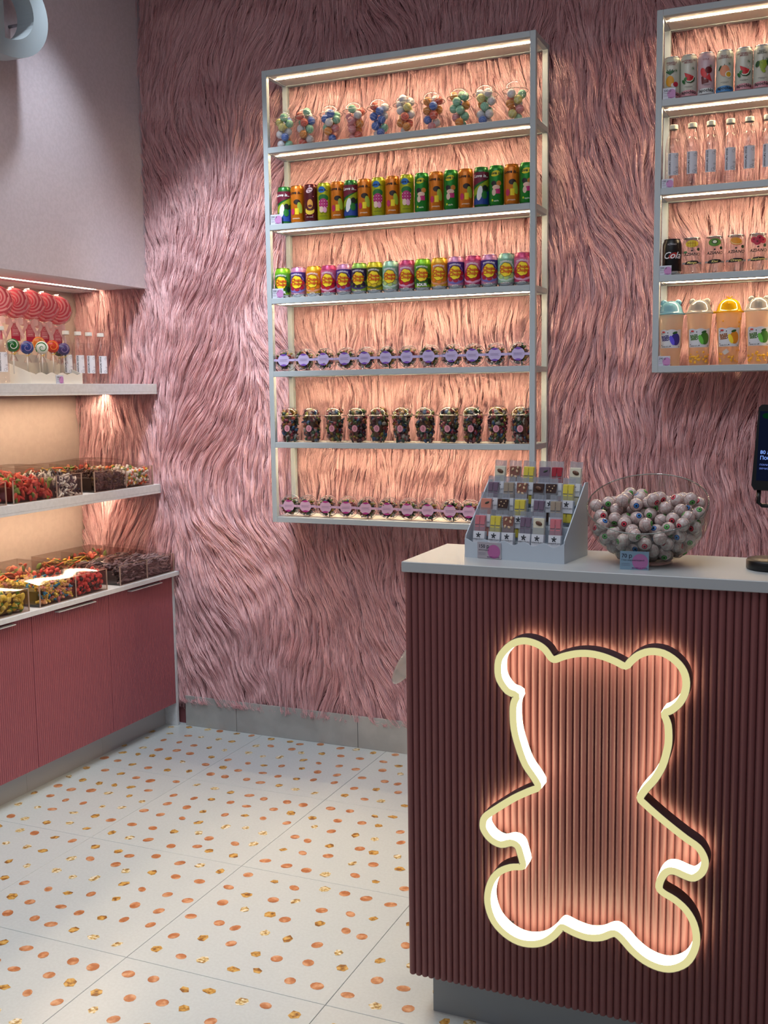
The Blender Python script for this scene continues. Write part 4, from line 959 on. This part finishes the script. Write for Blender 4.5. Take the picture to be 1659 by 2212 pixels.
band(outer, yf, inner, yf, emis((.74, .68, .33), 1.0), 'front_face', True, False)
band(inner, yf, inner, yb, emis((1, .93, .58), 7.2), 'inner_return', True)
band(outer, yf, outer, yb, M((60, 50, 58), .5), 'outer_return')
band(outer, yb, inner, yb, emis((1, .85, .5), 5.0), 'back_glow', False, False)
lip = [BP_[i]+nrm[i]*(hw+.0008) for i in range(n)]
band(lip, yf-.0006, outer, yf-.0006, M((190, 180, 150), .4), 'edge_trim', True, False)
mbp = MB()
for (x, z) in ((1.10, .95), (1.42, .95), (1.09, .7), (1.42, .7), (1.05, .5), (1.48, .53), (1.08, .31), (1.44, .31)):
    p = min(BP_, key=lambda q: (q.x-x)**2+(q.y-z)**2); mbp.box((p.x-.004-O.x, yb-O.y-.001, p.y-.004-O.z), (p.x+.004-O.x, -.5772-O.y, p.y+.004-O.z), M((60, 50, 58), .5))
mbp.obj('spacers', sg)

# chocolate display -----------------------------------------------------
DO = Vector((.9275, -.474, KZ)); DR = -.13
disp = thing('display_box', 'white tiered display box with scalloped front holding chocolate bars', 'display', DO, DR)
dw, dd, dh = .247, .150, .172; dmt = M((196, 208, 220), .5)
MB().prism(scallop(dw, .040, 5, .0045, 8), 0, .0025, dmt, 'xz').obj('front_panel', disp)
sp = [(.0025, 0), (dd, 0), (dd, dh), (dd-.018, dh), (.004, .052), (.0025, .045)]
for x in (0, dw-.0025): MB().prism(sp, x, x+.0025, dmt, 'yz').obj('side_panel', disp)
MB().box((.0025, dd-.0025, 0), (dw-.0025, dd, dh-.01), dmt).obj('back_panel', disp)
MB().box((.0025, .0025, 0), (dw-.0025, dd-.0025, .003), dmt).obj('base', disp)
for k in range(1, 4): MB().box((.0025, .0285+.038*(k-1)+.002, .003), (dw-.0025, .0285+.038*(k-1)+.004, .036*k), dmt).box((.0025, .0325+.038*(k-1), .036*k-.002), (dw-.0025, .0305+.038*k, .036*k), dmt).obj('tier', disp)
DX = Matrix.Translation(DO) @ Matrix.Rotation(DR, 4, 'Z')
crimp = clear((236, 240, 246), .7, .10, .12, .28, (214, 220, 230), .4)
sleeve_p = Print(d=.0004, y=-.0056); sleeve_p.rect(-.0145, .028, .0145, .058, (226, 230, 238), 2)
for k in range(5): a = 2*PI*k/5+.3; sleeve_p.ell(.0035*math.cos(a)-.001, .0485+.0035*math.sin(a), .0032, .0014, (40, 44, 54), a, 10, 1)
sleeve_p.text('зефирный дом', 0, .0395, .0040, (40, 44, 60), bold=.015).rect(-.008, .0355, .008, .0358, (140, 146, 160))
slm = sleeve_p.mesh('lettering')
slv = MB().bbox((-.0148, -.0055, .028), (.0148, .0055, .058), M((222, 228, 238), .6), .001).mesh('paper_sleeve')
wr = MB()
wr.grid(lambda u, v: ((u-.5)*.031, -.0058*math.sin(PI*min(1, max(0, (v-.02)/.88)))-.0006*math.sin(u*40)*(v > .88), .109*v+(.0015*math.sin(7*u) if v > .95 else 0)), 10, 14, crimp)
wr.grid(lambda u, v: ((u-.5)*.031, .0058*math.sin(PI*min(1, max(0, (v-.02)/.88)))+.0006, .109*v), 4, 8, crimp)
wr = wr.mesh('wrapper')
nutm = M((120, 82, 60), .5, noise=.3, nscale=300); pnm = M((214, 186, 150), .5)
_cb = {}
def choc(kind, c):
    if (kind, c) in _cb: return _cb[(kind, c)]
    m = M(c, .4); mb = MB()
    if kind == 'two':
        mb.bbox((-.0132, -.003, .006), (.0132, .0045, .095), m, .001)
        for s in (-1, 1):
            for k in range(4): mb.bbox((s*.0068-.0058, -.0048, .007+.022*k), (s*.0068+.0058, -.0028, .027+.022*k), m, .0008)
    else:
        mb.bbox((-.0135, -.0042, .006), (.0135, .0045, .095), m, .0012)
        if kind == 'almond': mb.ball((.001, -.0048, .083), .0075, nutm, 12, 8, (1.15, .28, .65), Euler((0, .35, 0)).to_matrix())
        if kind == 'nuts':
            for a, b in ((-.005, .088), (.006, .083), (-.007, .072), (.003, .070), (.008, .092)): mb.ball((a, -.0046, b), .0042, pnm, 10, 6, (1, .4, .65), Euler((0, a*200, 0)).to_matrix())
        if kind == 'bits':
            for a, b in ((-.004, .088), (.004, .084), (.008, .090), (0, .078), (-.008, .080)): mb.ball((a, -.0045, b), .0018, pnm, 6, 5)
        if kind == 'leaf': mb.ball((.003, -.0044, .085), .005, M((60, 70, 60), .6), 10, 6, (1.2, .25, .5), Euler((0, -.4, 0)).to_matrix())
    _cb[(kind, c)] = mb.mesh('chocolate'); return _cb[(kind, c)]
PKc, YE, BR, PU, WH, DK, BE, CR = (206, 120, 130), (222, 206, 80), (134, 88, 76), (118, 98, 120), (222, 218, 196), (66, 46, 42), (164, 150, 134), (168, 44, 60)
rows = [[('two', PKc, 'pink two-column'), ('two', YE, 'yellow two-column'), ('nuts', BR, 'nut-topped milk'), ('two', PU, 'mauve two-column'), ('almond', WH, 'white almond'), ('two', PKc, 'pink speckled')],
        [('leaf', (214, 138, 120), 'coral slab'), ('bits', DK, 'dark sprinkled'), ('two', YE, 'yellow two-column'), ('two', PU, 'mauve two-column'), ('two', BE, 'beige two-column')],
        [('two', PU, 'mauve two-column'), ('two', BE, 'beige two-column'), ('nuts', BR, 'nut-topped milk'), ('almond', DK, 'dark one-nut'), ('bits', DK, 'dark sprinkled'), ('two', YE, 'yellow two-column')],
        [('almond', WH, 'white almond'), ('nuts', BR, 'nut-topped milk'), ('two', YE, 'yellow two-column'), ('leaf', PU, 'mauve slab'), ('two', CR, 'crimson two-column'), ('almond', WH, 'white almond')]]
rn = ['front', 'second', 'third', 'back']
for r_, row in enumerate(rows):
    for i, (kd, c, nm) in enumerate(row):
        u = .030+i*.0372+(.004*math.sin(i*3+r_*2)) if r_ != 1 else .026+i*.0445
        v = .013+.038*r_+(.001*(i % 2)); z = .0032+(.036*r_ if r_ else 0)
        p = DX @ Vector((u, v, z+ (0.0 if r_ else 0)))
        lean = -.14
        t = put('chocolate_bar', None, None, p, (lean, .02*math.sin(i*2.3+r_), DR), f'{nm} chocolate bar, {ORD[i]} from the left in the {rn[r_]} tier', 'chocolate bar', 'wrapped chocolate bars in the display box')
        put('chocolate', choc(kd, c), t); put('wrapper', wr, t); s_ = put('paper_sleeve', slv, t); put('lettering', slm, s_)
p = DX @ Vector((.034, -.0022, .0005)); price_tag(p, '150 р', 'шоколадка', 'price tag reading 150 leaning on the chocolate display', .060, .038, DR, colr=((176, 170, 178), (184, 104, 160)))

# glass bowl of eyeball candies ------------------------------------------
BC = Vector((1.340, -.42, KZ)); BRr, BH = .134, .112      # radius and centre height of the glass sphere
bs = thing('glass_bowl', 'round glass bowl with a slanted rim full of eyeball candies', 'bowl', BC)
glass = clear((240, 244, 240), .95, .05, .02)
cut_n = Vector((0, -.42, .908)).normalized(); cut_p = Vector((0, 0, .140))
def bowlR(z): q = (z-BH)/(.112 if z < BH else .134); return BRr*math.sqrt(max(0, 1-q*q))
def bowl(inset, m, name):
    import bmesh
    mb = MB(); pr = [(0, .0008)]
    for k in range(0, 26):
        a = -PI/2*.78+(PI/2*.78+PI/2*.90)*k/25; z = BH+(.112 if a < 0 else .134)*math.sin(a); pr.append((max(.001, BRr*math.cos(a)-inset), max(.0008+inset, z)))
    mb.lathe(pr, m, 64); me = mb.mesh(name)
    bm = bmesh.new(); bm.from_mesh(me)
    res = bmesh.ops.bisect_plane(bm, geom=bm.verts[:]+bm.edges[:]+bm.faces[:], plane_co=cut_p, plane_no=cut_n, clear_outer=True)
    bm.to_mesh(me); 
    ring = sorted([v.co.copy() for v in bm.verts if abs((v.co-cut_p).dot(cut_n)) < 1e-5 and v.is_boundary], key=lambda c: math.atan2(c.y, c.x)); bm.free()
    return me, ring
bm_, ring = bowl(0, glass, 'bowl_shell'); put('bowl_shell', bm_, bs)
MB().tube([p for i, p in enumerate(ring) if i % 1 == 0], .0014, clear((200, 206, 200), .9, .2, .05, .25, (150, 160, 155), .3), 8, closed=True).obj('rim', bs)
MB().lathe([(0, .0003), (.05, .0003), (.056, .003), (.05, .008), (0, .008)], glass, 32).obj('foot', bs)
ER = .0148
def eye_mesh(c1, c2):
    mb = MB(); w_ = M((206, 196, 192), .35, coat=.6, c2=(190, 160, 158), nscale=220); ms = {0: M((14, 10, 12), .3), 1: M(c2, .4), 2: M(c1, .4)}
    nn, kk = 16, 14; vs = []
    for i in range(kk+1):
        t = [0, .16, .32, .44][i] if i < 4 else .44+(PI-.44)*(i-3)/(kk-3)
        for j in range(nn): a = 2*PI*j/nn; vs.append((ER*math.sin(t)*math.cos(a), ER*math.sin(t)*math.sin(a), ER*math.cos(t)))
    for i in range(kk):
        fs = [(i*nn+j, (i+1)*nn+j, (i+1)*nn+(j+1) % nn, i*nn+(j+1) % nn) for j in range(nn)]
        if i == 0: mb.add(vs, fs, ms[0], True)
        else:
            k_ = mb.mi(ms[i] if i < 3 else w_)
            for f in fs: mb.f.append(f); mb.m.append(k_); mb.s.append(True)
    mb2 = mb
    # moulding seam of the clear shell round the ball
    mb2.lathe([(ER-.0004, -.0006), (ER+.0010, 0), (ER-.0004, .0006)], clear((240, 236, 236), .8, .12, .1, .4, (206, 190, 188), .3), 20)
    return mb2.mesh('eyeball_candy')
eyes = {'green': eye_mesh((40, 110, 50), (90, 170, 80)), 'blue': eye_mesh((20, 60, 130), (60, 130, 200)), 'red': eye_mesh((150, 20, 40), (210, 70, 90))}
EP = pack(lambda z: bowlR(z)-.004, ER+.0006, 185, .006, .218, 12, 420)
ke = 0; rr = random.Random(4); EY = []
camv = Vector((1.738, -2.815, 1.508))
for p in EP:
    P = Vector(p)
    if (P-cut_p).dot(cut_n) > (-.006 if P.y < -.03 else .02): continue
    c = rr.choices(('green', 'blue', 'red'), (5, 3, 3))[0]; lay = int((.20-P.z)/.022)
    d = (camv-(BC+P)).normalized()
    v = (d*rr.uniform(-.1, 1.7)+Vector((rr.gauss(0, .7), rr.gauss(0, .7), rr.gauss(0, .7)))).normalized()
    o = put('eyeball_candy', eyes[c], None, BC+P, v.to_track_quat('Z', 'Y').to_euler(), None, 'candy', 'eyeball candies in the glass bowl'); ke += 1
    EY.append((lay, c if v.dot(d) > .05 else 'turned-away', P.x*.918+P.y*.397, o))
cnt = {}; l0 = min(e[0] for e in EY)
for lay, c, _, o in sorted(EY, key=lambda e: e[:3]):
    cnt[(lay, c)] = cnt.get((lay, c), 0)+1; q = ORD[min(cnt[(lay, c)], 18)-1]; what = f'{c}-irised eyeball candy' if c != 'turned-away' else 'white eyeball candy, iris turned away'
    o['label'] = f'{what}, {q} from left, {ORD[lay-l0]} layer down in the bowl'
price_tag((1.301, -.533, KZ), '70 р', 'Глаз мармеладный', 'price tag reading 70 before the glass bowl', .061, .040, .07, lean=-.08, colr=((130, 160, 182), (176, 112, 166)))

# payment terminal ---------------------------------------------------------
blk = M((14, 14, 16), .35)
tm = thing('payment_terminal', 'black payment terminal with lit screen at the right edge of the counter', 'terminal', (1.604, -.425, KZ))
MB().lathe([(0, 0), (.050, 0), (.053, .003), (.053, .019), (.050, .022), (0, .022)], blk, 40).obj('base', tm)
MB().tube([(0, .01, .02), (0, .012, .08), (0, .006, .20)], .006, blk, 10).obj('stem', tm)
sm_ = put('screen_unit', None, tm, (0, -.006, .168), (-.16, .03, .05))
MB().prism([(x*1.0, z) for x, z in ((-.040, 0), (.040, 0), (.044, .006), (.048, .176), (.042, .182), (-.034, .182), (-.040, .176), (-.046, .010))], -.009, .009, blk, 'xz').obj('casing', sm_)
MB().tube([(-.030, 0, .0), (-.030, 0, -.026), (-.022, 0, -.032), (.022, 0, -.032), (.030, 0, -.026), (.030, 0, 0)], .0045, blk, 8).obj('handle_loop', sm_)
MB().box((-.037, -.0094, .020), (.040, -.0088, .168), emis((.004, .006, .018), 1)).obj('screen', sm_)
class ScreenPrint(Print): pass
def scr():
    def em(c, s_=1): return emis(tuple(lin(c)[:3]), s_)
    p = Print(d=.0002, y=-.0094)
    p.blob(.004, .118, lambda t: (.022*math.cos(t), .020*math.sin(t)), None, 24, 1, mat=em((40, 120, 190))).blob(.004, .118, lambda t: (.020*math.cos(t), .018*math.sin(t)), None, 24, 1, mat=em((10, 90, 60)))
    p.blob(.008, .142, lambda t: (.015*math.cos(t), .013*math.sin(t)), None, 24, 1, mat=em((30, 130, 180))).blob(.008, .142, lambda t: (.013*math.cos(t), .011*math.sin(t)), None, 24, 1, mat=em((10, 80, 50)))
    p.blob(-.022, .158, lambda t: (.010*math.cos(t), .006*math.sin(t)), None, 12, 1, mat=em((4, 40, 20)))
    for txt, u, v, s_, col in (('80 лет', -.032, .080, .011, (130, 170, 255)), ('Победы', -.032, .068, .011, (130, 170, 255)), ('помните', -.032, .054, .0065, (90, 110, 180)), ('вечно', -.032, .046, .0065, (90, 110, 180))):
        vs, fs = text2d(txt, s_, 'LEFT', .01); p.mb.add([p.P(u+a, v+b) for a, b in vs], fs, em(col, 1)); p.k += 1
    return p.mesh('display')
put('display', scr(), sm_)

# clear plastic ornament behind the counter ----------------------------------
fro = clear((236, 238, 238), .9, .10, .12, .38, (206, 210, 208), .5)
t = thing('plastic_flower', 'clear plastic petals of a floor ornament peeking out behind the counter', 'ornament', (.83, -.16, 0))
MB().lathe([(0, 0), (.08, 0), (.08, .01), (.012, .02), (.012, .72), (0, .72)], fro, 20).obj('stem', t)
for a, b, L, wd, tl in ((-.165, .785, .20, .052, .62), (-.125, .725, .15, .050, .55), (-.03, .82, .2, .05, .1), (.10, .78, .2, .05, -.6), (.09, .72, .15, .05, -.7)):
    mb = MB(); mb.ball((0, 0, 0), L/2, fro, 20, 16, (wd/L, .14, 1), Euler((0, tl, 0)).to_matrix()); mb.obj('petal', t, loc=(a, 0, b))
for a, b in ((-.165, .785), (-.125, .725), (.10, .78), (.09, .72)): MB().tube([(a*.7, 0, b-.01), (0, 0, .70)], .003, fro, 6).obj('petal_wire', t)
print('eyes', ke, 'objects', len(bpy.data.objects))
